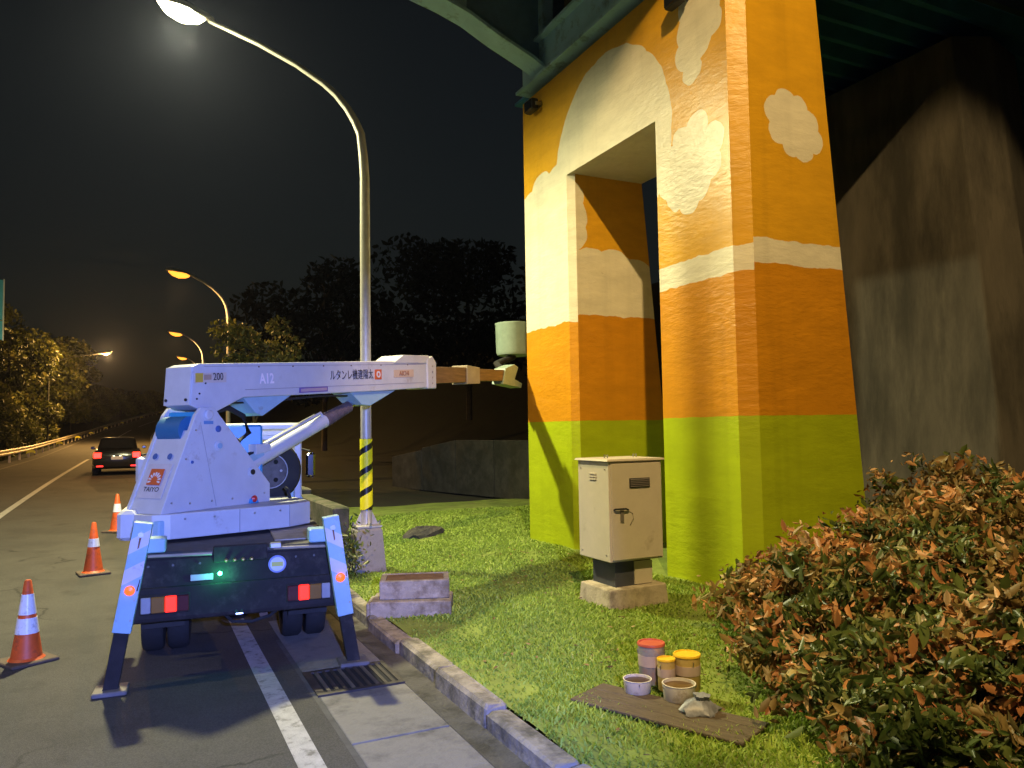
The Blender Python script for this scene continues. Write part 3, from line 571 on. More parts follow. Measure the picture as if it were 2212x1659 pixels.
for sgn in (-1, 1):   # tail lamp clusters
    e = tp('tail_lamp', BLACK, lambda m: m.box(min(sgn*.37, sgn*.735), max(sgn*.37, sgn*.735), -.055, -.031, .535, .685, .006))
    for nm, a, b, mt in (('reversing_lens', .655, .725, pmat('clear_lens', (.30, .30, .33), .25)), ('indicator_lens', .555, .652, pmat('amber_lens', (.22, .10, .01), .3)),
                         ('brake_lens', .468, .552, pmat('red_lit', (.5, .02, .01), .3, emis=(1, .022, .006), es=2.6)), ('reflector_lens', .378, .465, pmat('red_dark', (.07, .008, .012), .2, coat=.4))):
        tp(nm, mt, lambda m: m.box(min(sgn*a, sgn*b), max(sgn*a, sgn*b), -.074, -.052, .548, .672, .005), e)
# outriggers
ST = pmat('stripe_white', (.62, .60, .64), .4, var=.08, dirt=(.35, .25, .2), ds=8, dth=.68)
ORL = pmat('orange_lit', (.5, .1, .01), .3, emis=(1, .11, .01), es=1.7)
for sgn, top, bot, foot, zt in ((-1, (-.70, 1.27), (-.845, .45), (-.915, .04), 0), (1, (.715, 1.24), (.835, .42), (.90, .04), 0)):
    T, B, F_ = Vector((top[0], 0, top[1])), Vector((bot[0], 0, bot[1])), Vector((foot[0], 0, foot[1]))
    ax = (T-B).normalized(); nx_ = Vector((ax.z, 0, -ax.x)); Lh = (T-B).length
    e = tp('outrigger', LBLUE, lambda m: m.prism([(-.065, 0), (.065, 0), (.065, Lh), (-.065, Lh)], B, nx_, ax, (0, 1, 0), -.21, -.10), bevel=.006)
    for (b0, b1) in ((.42, .56), (.70, .84)) if sgn < 0 else ((.36, .50), (.66, .80)):
        d = .10*(-sgn)*-1
        tp('white_stripe', ST, lambda m: m.prism([(-.064, b0*Lh-sgn*-0.0+(.0 if sgn < 0 else .09)), (.064, b0*Lh+(.09 if sgn < 0 else .0)), (.064, b1*Lh+(.09 if sgn < 0 else .0)), (-.064, b1*Lh+(.0 if sgn < 0 else .09))], B, nx_, ax, (0, 1, 0), -.2135, -.2105), e)
    for q_ in (.12, .30, .62): tp('edge_bolt', STEEL, lambda m: m.disc(tuple(B+ax*(Lh*q_)+nx_*.045+Vector((0, -.21, 0))), (0, -1, 0), .008, .006, 6), e)
    tp('rust_run', pmat('rust_run', (.20, .10, .06), .8, var=.3), lambda m: m.prism([(-.006, Lh-.2), (.005, Lh-.19), (.008, Lh-.09), (-.008, Lh-.09)], B, nx_, ax, (0, 1, 0), -.2145, -.2138), e)
    tp('wire', RUBBER, lambda m: m.tube([tuple(B+ax*(Lh*.385)+nx_*.05+Vector((0, -.212, 0))), tuple(B+ax*(Lh*.6)+nx_*.062+Vector((0, -.20, 0))), tuple(B+ax*(Lh*.95)+nx_*.05+Vector((0, -.19, 0)))], .005, 5), e)
    tp('pivot_bolt', STEEL, lambda m: m.disc(tuple(B+ax*(Lh-.09)+Vector((0, -.21, 0))), (0, -1, 0), .022, .015, 8), e)
    tp('orange_lamp', ORL, lambda m: m.lathe([(.034, 0), (.038, .01), (.03, .026), (.0, .03)], tuple(B+ax*(Lh*.385)+Vector((-.0, -.213, 0))), (0, -1, 0), 16), e, smooth=True)
    tp('inner_leg', BLACK, lambda m: m.prism([(-.052, -.03), (.052, -.03), (.052, .48), (-.052, .48)], F_, Vector(((B-F_).normalized().z, 0, -(B-F_).normalized().x)), (B-F_).normalized(), (0, 1, 0), -.20, -.11), e, bevel=.004)
    tp('foot_plate', pmat('foot_steel', (.13, .12, .12), .6, var=.3), lambda m: m.box(foot[0]-.12, foot[0]+.12, -.27, -.04, .004, .04, .008), e)
    tp('arm_box', LBLUE, lambda m: m.box(min(sgn*.55, sgn*.80), max(sgn*.55, sgn*.80), -.098, .10, 1.02, 1.13, .01), e)
tp('side_locker', WHITE, lambda m: m.box(-.99, -.82, .75, 1.45, 1.02, 1.28, .03))
# wheels
def lathe_ring(m, prof, c, ax, n):
    d = Vector(ax).normalized(); c = Vector(c); a = d.orthogonal().normalized(); b = d.cross(a)
    rg = [[tuple(c+d*h+(a*math.cos(2*math.pi*k/n)+b*math.sin(2*math.pi*k/n))*r) for k in range(n)] for r, h in prof]
    m.loft(rg+[rg[0]], cap=False)
def wheel(c, r, wd, nm, parent=tr, ax=(1, 0, 0), rim=STEEL):
    t = tp(nm, RUBBER, lambda m: lathe_ring(m, [(r*.56, -wd*.42), (r*.72, -wd*.5), (r*.93, -wd*.46), (r, -wd*.3), (r, wd*.3), (r*.93, wd*.46), (r*.72, wd*.5), (r*.56, wd*.42)], c, ax, 28), parent, smooth=True)
    tp('rim', rim, lambda m: m.lathe([(r*.57, -wd*.30), (r*.5, -wd*.26), (r*.44, -wd*.10), (r*.2, -wd*.10), (r*.18, -wd*.22), (r*.18, wd*.25), (r*.5, wd*.3), (r*.57, wd*.34)], c, ax, 24), t, smooth=True)
    return t
for x in (-.70, -.49, .49, .70): wheel((x, 1.02, .335), .335, .19, 'wheel')
for x in (-.66, .66): wheel((x, 3.45, .335), .335, .19, 'wheel')
tp('axle', DARK, lambda m: (m.tube([(-.6, 1.02, .335), (.6, 1.02, .335)], .05, 10), m.lathe([(.05, -.14), (.13, -.07), (.13, .07), (.05, .14)], (0, 1.02, .335), (1, 0, 0), 14)))
for sgn in (-1, 1): tp('mudguard', DARK, lambda m: m.prism([(.60, .60), (.66, .76), (1.4, .76), (1.44, .6), (1.42, .6), (1.38, .74), (.68, .74), (.62, .6)], (0, 0, 0), (0, 1, 0), (0, 0, 1), (1, 0, 0), sgn*.6-.19, sgn*.6+.19))
for sgn in (-1, 1): tp('mud_flap', RUBBER, lambda m: m.box(sgn*.6-.17, sgn*.6+.17, .52, .53, .30, .62))
# cab
cab = tp('cab', WHITE, lambda m: m.prism([(2.72, .62), (4.34, .62), (4.38, 1.22), (4.16, 1.98), (4.05, 2.04), (2.80, 2.06), (2.72, 1.98)], (0, 0, 0), (0, 1, 0), (0, 0, 1), (1, 0, 0), -.765, .765), bevel=.03)
tp('cab_lower_panel', LBLUE, lambda m: m.box(-.772, .772, 2.70, 4.2, .6, 1.18, .01), cab)
tp('cab_rear_panel', LBLUE, lambda m: m.box(-.74, .74, 2.69, 2.712, 1.0, 1.62, .006), cab)
for sgn in (-1, 1):
    tp('side_window', GLASS, lambda m: m.prism([(3.0, 1.35), (4.14, 1.35), (4.02, 1.88), (3.0, 1.88)], (0, 0, 0), (0, 1, 0), (0, 0, 1), (1, 0, 0), sgn*.769-.006, sgn*.769+.006), cab)
tp('windscreen', GLASS, lambda m: m.prism([(4.345, 1.36), (4.355, 1.36), (4.20, 1.90), (4.19, 1.90)], (0, 0, 0), (0, 1, 0), (0, 0, 1), (1, 0, 0), -.68, .68), cab)
tp('roof_rack', WHITE, lambda m: (m.box(.10, .72, 2.5, 2.56, 1.98, 2.04, .01), m.box(.16, .22, 2.5, 2.56, 1.0, 1.98), m.box(.66, .72, 2.5, 2.56, 1.0, 1.98), m.box(.2, .7, 2.49, 2.53, 1.86, 1.92, .01)))
for sgn, x in ((-1, -1.04), (1, .95)):
    mi = tp('mirror', CHROME if sgn > 0 else WHITE, lambda m: m.box(x-.06, x+.06, 3.52, 3.6, 1.36, 1.68, .028), cab, smooth=True)
    tp('mirror_arm', DARK, lambda m: m.tube([(sgn*.75, 3.8, 1.75), (x, 3.62, 1.7), (x, 3.61, 1.5)], .012, 8), cab)
wheel((.36, 2.25, 1.52), .345, .2, 'spare_wheel', ax=(0.15, -1, 0), rim=pmat('old_rim', (.09, .08, .075), .5, metal=.5, var=.4, vs_=9))
for k in range(6):
    a_ = k*1.047; tp('rim_hole', pmat('hole_black', (.005, .005, .005), .9) if k % 2 else STEEL, lambda m: m.disc((.36+.115*math.cos(a_)+.012, 2.245-.025*0-.048, 1.52+.115*math.sin(a_)), (0.15, -1, 0), .026 if k % 2 else .014, .012, 10))
tp('rim_ring', STEEL, lambda m: m.ring((.36+.01, 2.18, 1.52), (0.15, -1, 0), .185, .198, .006, 28))
tp('hydraulic_tank', DBLUE, lambda m: m.box(-.12, .26, 1.62, 1.9, 1.25, 2.03, .02))
tp('hose', RUBBER, lambda m: m.tube([(.55, 1.7, 1.0), (.56, 1.72, 1.2), (.52, 1.75, 1.34), (.5, 1.78, 1.36)], .018, 8), smooth=True)
# ---- turret and boom, laid out along the boom direction (s), sideways (w, to the left) and height
UA = R(38); U = Vector((math.cos(UA), math.sin(UA), 0)); Wd = Vector((-math.sin(UA), math.cos(UA), 0)); Nn = -Wd; A0 = Vector((.18, 7.39, 0)); Zv = Vector((0, 0, 1))
def P3(s, w_, z): return A0+U*s+Wd*w_+Zv*z
def sp(name, mat, poly, w0, w1, parent=tr, bevel=.006, smooth=False):
    m = MB(); m.prism(poly, A0, U, Zv, Wd, w0, w1); return m.build(name, mat, parent, world=True, bevel=bevel, smooth=smooth)
def wp(name, mat, fn, parent=tr, smooth=False, bevel=0):
    m = MB(); fn(m); return m.build(name, mat, parent, smooth=smooth, world=True, bevel=bevel)
def plan(name, mat, poly, z0, z1, parent=tr, bevel=.01):
    m = MB(); m.prism(poly, A0, U, Wd, Zv, z0, z1); return m.build(name, mat, parent, world=True, bevel=bevel)
wp('slew_ring', DARK, lambda m: m.lathe([(.36, 1.0), (.36, 1.05)], P3(.75, .26, 0), (0, 0, 1), 28))
tb = plan('turret_base', WHITE, [(-.06, .05), (.05, -.05), (.62, -.28), (1.10, -.44), (1.42, -.42), (1.66, -.12), (1.84, .30), (1.1, .60), (0, .56), (-.06, .48)], 1.03, 1.25)
plan('base_corner', LBLUE, [(-.066, .07), (-.03, .0), (.2, -.09), (.25, .1), (.0, .4), (-.066, .4)], 1.06, 1.20, tb)
for (a_, b_) in (((.62, -.283), 0), ((1.10, -.443), 0)): wp('base_seam', MATS.get('seam_grey') or pmat('seam_grey', (.30, .30, .32), .6), lambda m: m.tube([P3(a_[0], a_[1], 1.04), P3(a_[0], a_[1], 1.245)], .004, 5), tb)
tu = sp('turret_plate', WHITE, [(-.01, 1.25), (.36, 2.12), (.42, 2.19), (.58, 2.19), (.64, 2.12), (1.30, 1.43), (1.30, 1.25)], 0, .045)
sp('turret_plate', WHITE, [(-.01, 1.25), (.36, 2.12), (.42, 2.19), (.58, 2.19), (.64, 2.12), (1.30, 1.43), (1.30, 1.25)], .42, .465)
rp = sp('rear_plate', WHITE, [(.0, 1.25), (.03, 1.25), (.34, 1.98), (.31, 1.98)], .046, .419)
for w_ in (.14, .33):
    wp('plate_hole', pmat('hole_blue', (.05, .12, .34), .6), lambda m: m.lathe([(.026, 0), (.03, .006)], P3(.205+.0, w_, 1.745)-U*.005, tuple((-U*.92+Zv*.39)), 14), rp)
sp('logo_panel', pmat('panel_grey', (.58, .56, .57), .5), [(.055-.012, 1.38), (.06-.012, 1.38), (.16-.012+.03, 1.68), (.155-.012+.03, 1.68)], .07, .38, rp)
wp('blue_drum', pmat('recess_blue', (.03, .15, .30), .5), lambda m: m.tube([P3(.38, .1, 1.98), P3(.38, .40, 1.98)], .13, 20), smooth=True)
sp('inner_web', DBLUE, [(.34, 1.9), (.62, 1.9), (.62, 2.15), (.40, 2.15)], .06, .40)
# sun logo on the sloped rear plate
e1 = Nn; slope = (Vector((0, 0, 1))*(.73)+U*.31).normalized(); c0 = P3(.128, .215, 1.565)-U*.014
LM = frame(c0+Vector((0, 0, 0)), e1, slope)
ORG = pmat('logo_orange', (.62, .12, .03), .45, var=.05)
lg = wp('logo_square', ORG, lambda m: (setattr(m, 'M', LM), m.box(-.085, .085, -.075, .075, 0.004, .008)), rp)
WL = pmat('logo_white', (.72, .70, .70), .45, var=.04)
for k in range(9):
    an = R(-12+k*25.5); ca, sa = math.cos(an), math.sin(an)
    def ray_(m):
        m.M = LM; p = [(.042, -.005), (.072, -.010), (.082, 0), (.072, .010), (.042, .005)]
        m.prism(p, (0, -.035, 0), (ca, sa, 0), (-sa, ca, 0), (0, 0, 1), .0085, .0105)
    wp('sun_ray', WL, ray_, lg)
BLK = pmat('lettering_black', (.02, .02, .025), .5, var=.1); PNK = pmat('lettering_white', (.90, .82, .82), .5, var=.05)
text('TAIYO', .062, LM @ Matrix.Translation((0, -.118, .006)), BLK, rp, sx=1.1)
# fittings on the near plate
for (s_, z_, r_, nm) in ((.62, 1.99, .032, 'plate_hole'), (.63, 1.83, .05, 'pin_boss'), (1.05, 1.56, .05, 'pin_boss'), (.32, 1.69, .014, 'plate_hole')):
    b_ = wp(nm, WHITE if nm == 'pin_boss' else MATS['hole_blue'], lambda m: m.lathe([(r_, 0), (r_, .012), (r_*.8, .016)], P3(s_, .004, z_), tuple(Nn), 18), tu, smooth=True)
    if nm == 'pin_boss': wp('pin', DARK if s_ > 1 else LBLUE, lambda m: m.lathe([(r_*.55, .0), (r_*.55, .02)], P3(s_, .0, z_), tuple(Nn), 14), b_)
wp('boss', WHITE, lambda m: m.lathe([(.05, 0), (.05, .02), (.035, .03)], P3(.50, .004, 2.12), tuple(Nn), 16), tu)
sp('small_sticker', pmat('tag_blue', (.12, .28, .5), .5), [(.45, 2.035), (.56, 2.035), (.56, 2.065), (.45, 2.065)], -.003, .001, tu, 0)
sp('plate_seam', pmat('seam_grey', (.36, .36, .38), .6), [(.41, 2.05), (.414, 2.05), (.604, 1.27), (.60, 1.27)], -.002, .001, tu, 0)
wp('stop_button', pmat('button_red', (.6, .03, .03), .35), lambda m: m.lathe([(.03, .0), (.034, .02), (.02, .035)], P3(1.06, -.012, 1.295), tuple(Nn), 14), tu, smooth=True)
sp('button_box', DBLUE, [(1.0, 1.252), (1.12, 1.252), (1.10, 1.30), (1.02, 1.30)], -.03, -.002, tu)
# boom
bo = sp('boom', WHITE, [(.345, 2.21), (.45, 2.17), (.66, 2.155), (1.0, 2.30), (3.31, 2.45), (4.52, 2.545), (4.50, 2.91), (3.31, 2.83), (.44, 2.60), (.37, 2.57)], .06, .40, bevel=.012)
sp('boom_head', WHITE, [(3.56, 2.82), (4.46, 2.88), (4.42, 2.985), (3.80, 2.945)], .05, .41, bo)
sp('boom_collar', WHITE, [(4.38, 2.52), (4.60, 2.53), (4.60, 2.90), (4.50, 2.985), (4.36, 2.93)], .04, .42, bo, .015)
for (a, b) in ((1.02, 2.358), ):
    sp('boom_seam', pmat('seam_grey', (.36, .36, .38), .6), [(1.02, 2.375), (4.3, 2.60), (4.3, 2.606), (1.02, 2.381)], .057, .062, bo, 0)
    sp('boom_seam', MATS['seam_grey'], [(.50, 2.575), (4.3, 2.855), (4.3, 2.860), (.50, 2.580)], .057, .062, bo, 0)
rv = MB(); rv.prism([(0, 0), (.34, 0), (.34, .36), (0, .36)], P3(.345, .06, 2.21), Wd, (U*.07+Zv).normalized(), -U, .0, .012); rv.build('end_cover', WHITE, bo, world=True, bevel=.006)
for w_ in (.10, .36): wp('end_bolt', DARK, lambda m: m.disc(P3(.335, w_, 2.26), tuple(-U), .014, .012, 8), bo)
s2 = sp('boom_section', BROWN, [(4.55, 2.60), (5.62, 2.67), (5.62, 2.90), (4.55, 2.84)], .11, .35, bo); tag(s2, 'greased brown middle section of the boom')
sp('section_collar', pmat('collar_cream', (.36, .31, .22), .55, var=.15), [(5.58, 2.64), (5.98, 2.665), (5.98, 2.92), (5.58, 2.93)], .09, .37, bo)
s3 = sp('boom_section', BROWN, [(5.95, 2.71), (7.1, 2.76), (7.1, 2.95), (5.95, 2.90)], .14, .32, bo); tag(s3, 'thin dark outer section of the boom')
TIP = pmat('tip_pale_green', (.27, .36, .32), .45, var=.15)
sp('tip_bracket', TIP, [(6.85, 2.70), (7.55, 2.66), (7.6, 2.74), (7.30, 2.80), (7.45, 3.02), (7.3, 3.06), (6.95, 2.97)], .12, .34, bo)
wp('tip_arm', DARK, lambda m: m.tube([P3(7.2, .3, 2.95), P3(7.45, .55, 3.1), (6.15, 12.62, 3.26)], .06, 10), bo, smooth=True)
bk = wp('bucket', TIP, lambda m: m.lathe([(.27, 3.28), (.31, 3.29), (.335, 3.34), (.345, 3.84), (.352, 3.85), (.352, 3.875), (.32, 3.875), (.31, 3.4), (.1, 3.36)], (6.19, 12.66, 0), (0, 0, 1), 28), bo, smooth=True); tag(bk, 'pale bucket at the boom tip, half hidden by the pier')
sp('cylinder_bracket', LBLUE, [(1.02, 2.31), (1.20, 2.15), (1.30, 2.12), (1.72, 2.345), ], .10, .36, bo)
sp('cylinder_bracket', LBLUE, [(2.72, 2.415), (2.95, 2.27), (3.12, 2.26), (3.66, 2.47)], .09, .37, bo)
# lift cylinder
cy = wp('lift_cylinder', WHITE, lambda m: m.tube([P3(1.08, .23, 1.555), P3(1.2, .23, 1.605), P3(2.36, .23, 2.055), P3(2.40, .23, 2.07)], [.07, .078, .078, .082], 18), smooth=True)
npt = 15; wp('bellows', BELLOW, lambda m: m.tube([P3(2.40+.46*i/npt, .23, 2.07+.175*i/npt) for i in range(npt+1)], [(.088 if i % 2 else .062)-.018*i/npt for i in range(npt+1)], 16), cy)
wp('piston_rod', CHROME, lambda m: m.tube([P3(2.8, .23, 2.225), P3(3.06, .23, 2.32)], .033, 12), cy, smooth=True)
wp('pipe', WHITE, lambda m: m.tube([P3(1.35, .20, 1.80), P3(1.6, .20, 1.89), P3(2.32, .20, 2.165), P3(2.35, .2, 2.12)], .016, 8), cy, smooth=True)
wp('pipe', STEEL, lambda m: m.tube([P3(1.4, .29, 1.79), P3(2.30, .28, 2.14)], .013, 8), cy, smooth=True)
sp('valve_block', WHITE, [(1.25, 1.72), (1.46, 1.76), (1.46, 1.83), (1.25, 1.83)], .14, .30, cy)
sp('valve_block', LBLUE, [(1.20, 1.63), (1.40, 1.68), (1.38, 1.76), (1.18, 1.72)], .16, .28, cy)
wp('hydraulic_hose', RUBBER, lambda m: m.tube([P3(.75, .2, 2.16), P3(.95, .22, 2.2), P3(1.15, .22, 2.12), P3(1.25, .24, 1.95), P3(1.1, .24, 1.86), P3(.8, .22, 2.0)], .028, 10), cy, smooth=True)
# bolts, hoses and fittings
for z_ in (2.60, 2.68, 2.76, 2.84): wp('collar_bolt', STEEL, lambda m: m.disc(P3(4.49, .041, z_), tuple(Nn), .012, .008, 6), bo)
for s_ in (1.2, 1.7, 2.2, 2.7, 3.3, 3.9): wp('boom_bolt', pmat('rusty_bolt', (.16, .09, .05), .7), lambda m: m.disc(P3(s_, .0605, 2.575+.075*(s_-.6)), tuple(Nn), .009, .006, 6), bo)
for s_, z_ in ((.45, 2.32), (.52, 2.42), (.42, 2.27)): wp('boom_bolt', DARK, lambda m: m.disc(P3(s_, .0605, z_), tuple(Nn), .010, .006, 6), bo)
for k in range(3): wp('boom_hose', RUBBER, lambda m: m.tube([P3(.62, .14+.05*k, 2.17), P3(.9, .15+.05*k, 2.245), P3(1.4, .16+.05*k, 2.27), P3(2.3, .16+.05*k, 2.36), P3(2.75, .16+.05*k, 2.375)], .011, 6), bo, smooth=True)
for k in range(2): wp('turret_hose', RUBBER, lambda m: m.tube([P3(.95, .12+.1*k, 1.26), P3(.98, .12+.1*k, 1.5), P3(1.15, .16+.06*k, 1.72), P3(1.32, .2, 1.76)], .013, 6), tu, smooth=True)
for s_, z_ in ((.10, 1.34), (.30, 1.32), (.55, 1.32), (.80, 1.32), (1.22, 1.34), (.25, 1.72), (.36, 1.98)): wp('plate_bolt', STEEL, lambda m: m.disc(P3(s_, .001, z_), tuple(Nn), .010, .007, 6), tu)
for s_, w_ in ((.16, -.10), (.40, -.20), (.75, -.335), (1.0, -.415)): wp('base_bolt', STEEL, lambda m: m.disc(P3(s_, w_, 1.20), tuple((Nn*.9-U*.4)), .010, .010, 6), tb)
for x in (-.68, -.5, -.3, .45, .6, .72): tp('tail_bolt', pmat('dull_bolt', (.09, .085, .08), .5, metal=.5), lambda m: m.disc((x, .012, .90), (0, -1, 0), .010, .010, 6), tail)
tp('tail_hose', RUBBER, lambda m: m.tube([(-.1, .02, .46), (-.05, .06, .40), (.1, .08, .38), (.25, .06, .42), (.3, .02, .47)], .014, 6), smooth=True)
tp('exhaust', pmat('rusty_exhaust', (.10, .06, .04), .7), lambda m: m.tube([(.2, .5, .42), (.2, .15, .42)], .035, 12), smooth=True)
tp('tow_hook', STEEL, lambda m: m.tube([(-.02, -.03, .50), (-.02, -.10, .49), (.02, -.10, .49), (.02, -.03, .50)], .012, 6))
# markings on the boom's near side
def bm_(s_, z_): return frame(P3(s_, .0585, z_), U+Zv*.075, Zv)
def patch(nm, mt, s0, s1, zc, hh, parent=bo, d=.0):
    m = MB(); a = .075; m.prism([(s0, zc+(s0-(s0+s1)/2)*a-hh/2), (s1, zc+(s1-(s0+s1)/2)*a-hh/2), (s1, zc+(s1-(s0+s1)/2)*a+hh/2), (s0, zc+(s0-(s0+s1)/2)*a+hh/2)], A0, U, Zv, Wd, .055-d, .0605-d); return m.build(nm, mt, parent, world=True)
ls = patch('load_sticker', pmat('sticker_cream', (.62, .54, .45), .5), .39, .77, 2.475, .095)
patch('sticker_square', pmat('sticker_gold', (.62, .45, .06), .5), .40, .485, 2.468, .085, ls, .003)
patch('sticker_lines', pmat('sticker_brown', (.42, .30, .22), .5), .50, .585, 2.478, .05, ls, .003)
text('200', .10, bm_(.665, 2.487) @ Matrix.Translation((0, 0, .009)), BLK, bo, sx=.85)
text('A12', .145, bm_(1.31, 2.50) @ Matrix.Translation((0, 0, .004)), PNK, bo, sx=.85, bold=.004)
text('ルタンレ機建陽太', .13, bm_(2.72, 2.615) @ Matrix.Translation((0, 0, .004)), BLK, bo, sx=.80)
lo2 = patch('logo_square', ORG, 3.17, 3.31, 2.655, .125)
wp('logo_sun', WL, lambda m: (setattr(m, 'M', bm_(3.24, 2.655)), m.ring((0, 0, .005), (0, 0, 1), .022, .042, .003, 16)), lo2)
vsx = patch('warning_sticker', pmat('sticker_violet', (.16, .10, .36), .5), 1.80, 2.27, 2.418, .058)
patch('sticker_strip', pmat('sticker_pinkish', (.50, .36, .40), .5), 1.82, 2.25, 2.418, .034, vsx, .003)
ai = patch('maker_sticker', pmat('sticker_tan', (.60, .46, .34), .5), 3.58, 4.04, 2.70, .10)
text('AICHI', .088, bm_(3.81, 2.70) @ Matrix.Translation((0, 0, .009)), pmat('lettering_brown', (.36, .14, .05), .5), bo, sx=1.0)
# ------------------------------------------------------------------ traffic cones
def cone(root, bands):
    MB().box(-.19, .19, -.19, .19, .0, .03, .008).build('base', pmat('cone_base', (.10, .07, .05), .8, var=.3), root)
    prof = lambda z: .125-.100*(z/.70)
    MB().lathe([(prof(0)+.02, .028), (prof(.03), .05), (prof(.3), .3), (prof(.68), .69), (.018, .70), (.012, .70)], n=28).build('body', CONEM, root, smooth=True)
    for a, b in bands: MB().lathe([(prof(a)+.001, a), (prof(a)+.0045, a), (prof(b)+.0045, b), (prof(b)+.001, b)], n=28).build('reflective_band', CONEW, root, smooth=True)
for (x, y, rz, bands, lab) in ((-.86, 7.95, .5, ((.25, .38), (.41, .58)), 'orange cone with two wide white bands, nearest on the left'),
                        (-.55, 12.1, .2, ((.37, .48),), 'faded orange cone with one white band beside the truck'),
                        (-.36, 16.3, .9, ((.37, .52),), 'orange cone farthest up, half hidden behind the truck')):
    e = empty('traffic_cone', (x, y, zr(y)+.002), rz, label=lab, cat='traffic cone', group='traffic cones along the truck'); cone(e, bands)

# ------------------------------------------------------------------ electrical cabinet
cb = empty('electrical_cabinet', (4.77, 7.2, 0.03), label='beige roadside electrical cabinet on a concrete plinth', cat='cabinet')
def cp(nm, mt, fn, parent=cb, bevel=0, smooth=False):
    m = MB(); fn(m); return m.build(nm, mt, parent, world=True, bevel=bevel, smooth=smooth)
PL = pmat('plinth_concrete', (.40, .35, .26), .9, var=.2, vs_=4, bump=.4, bs=20, dirt=(.2, .17, .12), ds=5, dth=.56)
cp('plinth', PL, lambda m: m.hexa([(4.41, 6.86, 0), (5.17, 6.86, 0), (5.17, 7.50, 0), (4.41, 7.50, 0)], [(4.43, 6.88, .245), (5.15, 6.88, .255), (5.15, 7.48, .255), (4.43, 7.48, .245)]), bevel=.015)
cp('stand', pmat('stand_dark', (.05, .055, .07), .5, var=.2), lambda m: m.box(4.56, 5.02, 6.98, 7.42, .24, .53))
cp('stand_flange', CREAMB, lambda m: m.box(4.80, 5.03, 6.965, 6.979, .26, .50))
body = cp('body', CREAMB, lambda m: m.box(4.44, 5.12, 6.88, 7.50, .53, 1.585), bevel=.006)
door = cp('door', CREAMB, lambda m: m.box(4.465, 5.10, 6.866, 6.882, .55, 1.56), bevel=.004)
cp('roof', CREAMB, lambda m: m.hexa([(4.41, 6.85, 1.586), (5.15, 6.85, 1.586), (5.15, 7.53, 1.586), (4.41, 7.53, 1.586)], [(4.42, 6.86, 1.607), (5.14, 6.86, 1.607), (5.14, 7.52, 1.607), (4.42, 7.52, 1.607)]))
vent = cp('vent', DARK, lambda m: m.box(4.69, 4.95, 6.858, 6.868, 1.30, 1.40), door)
for i in range(5): cp('louvre', pmat('louvre_grey', (.12, .11, .10), .5), lambda m: m.prism([(0, 0), (-.012, -.010), (-.010, -.012), (.002, -.002)], (0, 6.858, 1.392-i*.018), (0, 1, 0), (0, 0, 1), (1, 0, 0), 4.70, 4.94), vent)
hd = cp('handle', DARK, lambda m: m.tube([(4.49, 6.864, 1.075), (4.49, 6.84, 1.085), (4.62, 6.835, 1.085), (4.66, 6.85, 1.07)], .010, 8), door, smooth=True)
cp('lock_plate', pmat('lock_grey', (.2, .18, .16), .45, metal=.4), lambda m: m.box(4.565, 4.605, 6.852, 6.868, .95, 1.07), door)
cp('cable_tape', pmat('tape_grey', (.28, .24, .2), .6), lambda m: m.tube([(4.66, 6.863, 1.065), (4.72, 6.862, 1.03), (4.73, 6.862, .97), (4.69, 6.862, .91)], .004, 6), door, smooth=True)
for yy, zz in ((6.95, 1.5), (7.44, 1.5), (6.95, .6), (7.44, .6)): cp('bolt', STEEL, lambda m: m.disc((4.44, yy, zz), (-1, 0, 0), .009, .006, 8))
cp('side_vent', CREAMB, lambda m: [m.box(4.43, 4.441, 7.12, 7.26, 1.44-.03*i, 1.452-.03*i) for i in range(3)])
for x in (4.62, 5.0): cp('lifting_eye', STEEL, lambda m: m.tube([(x-.02, 7.2, 1.607), (x-.02, 7.2, 1.64), (x+.02, 7.2, 1.64), (x+.02, 7.2, 1.607)], .008, 6))

# ------------------------------------------------------------------ stacked concrete blocks, dark lump
BLM = pmat('block_concrete', (.30, .285, .27), .9, var=.25, vs_=5, bump=.5, bs=25, dirt=(.14, .12, .1), ds=4, dth=.55)
e = empty('concrete_block', (2.62, 7.86, .03), R(-24), label='lower of two concrete blocks stacked by the kerb', cat='concrete block')
MB().box(-.43, .40, -.24, .24, 0, .17, .012).build('slab', BLM, e); MB().box(-.47, -.431, -.2, .18, .0, .15, .008).build('broken_edge', BLM, e)
e = empty('concrete_block', (2.66, 7.94, .202), R(-20), label='upper hollow concrete block with a rusty brown top', cat='concrete block')
m = MB(); m.box(-.36, .36, -.23, -.17, 0, .19, .008); m.box(-.36, .36, .17, .23, 0, .19, .008); m.box(-.36, -.30, -.169, .169, 0, .19, .008); m.box(.30, .36, -.169, .169, 0, .19, .008); m.build('frame', BLM, e)
MB().box(-.299, .299, -.169, .169, .02, .186, .006).build('top_fill', pmat('rusty_fill', (.16, .10, .065), .9, var=.35, vs_=6, bump=.5), e)
rk = MB(); rings = []
for k, (z, r_) in enumerate(((0, .34), (.06, .36), (.12, .30), (.17, .16), (.185, .03))):
    rings.append([(r_*math.cos(a)*(1.15+.2*math.sin(3*a+k)), r_*.62*math.sin(a)*(1+.25*math.sin(2*a+1.3*k)), z+.03*math.sin(2*a+k)*(k > 0)) for a in np.linspace(0, 2*math.pi, 14, endpoint=False)])
rk.loft(rings); o = rk.build('rock', pmat('dark_rock', (.055, .05, .042), .9, var=.4, vs_=7, bump=.7, bs=18), smooth=False)
o.location = (4.6, 13.2, .03); o.rotation_euler = (0, 0, R(18)); tag(o, 'dark flat lump lying on the grass behind the lamp post', 'rock')

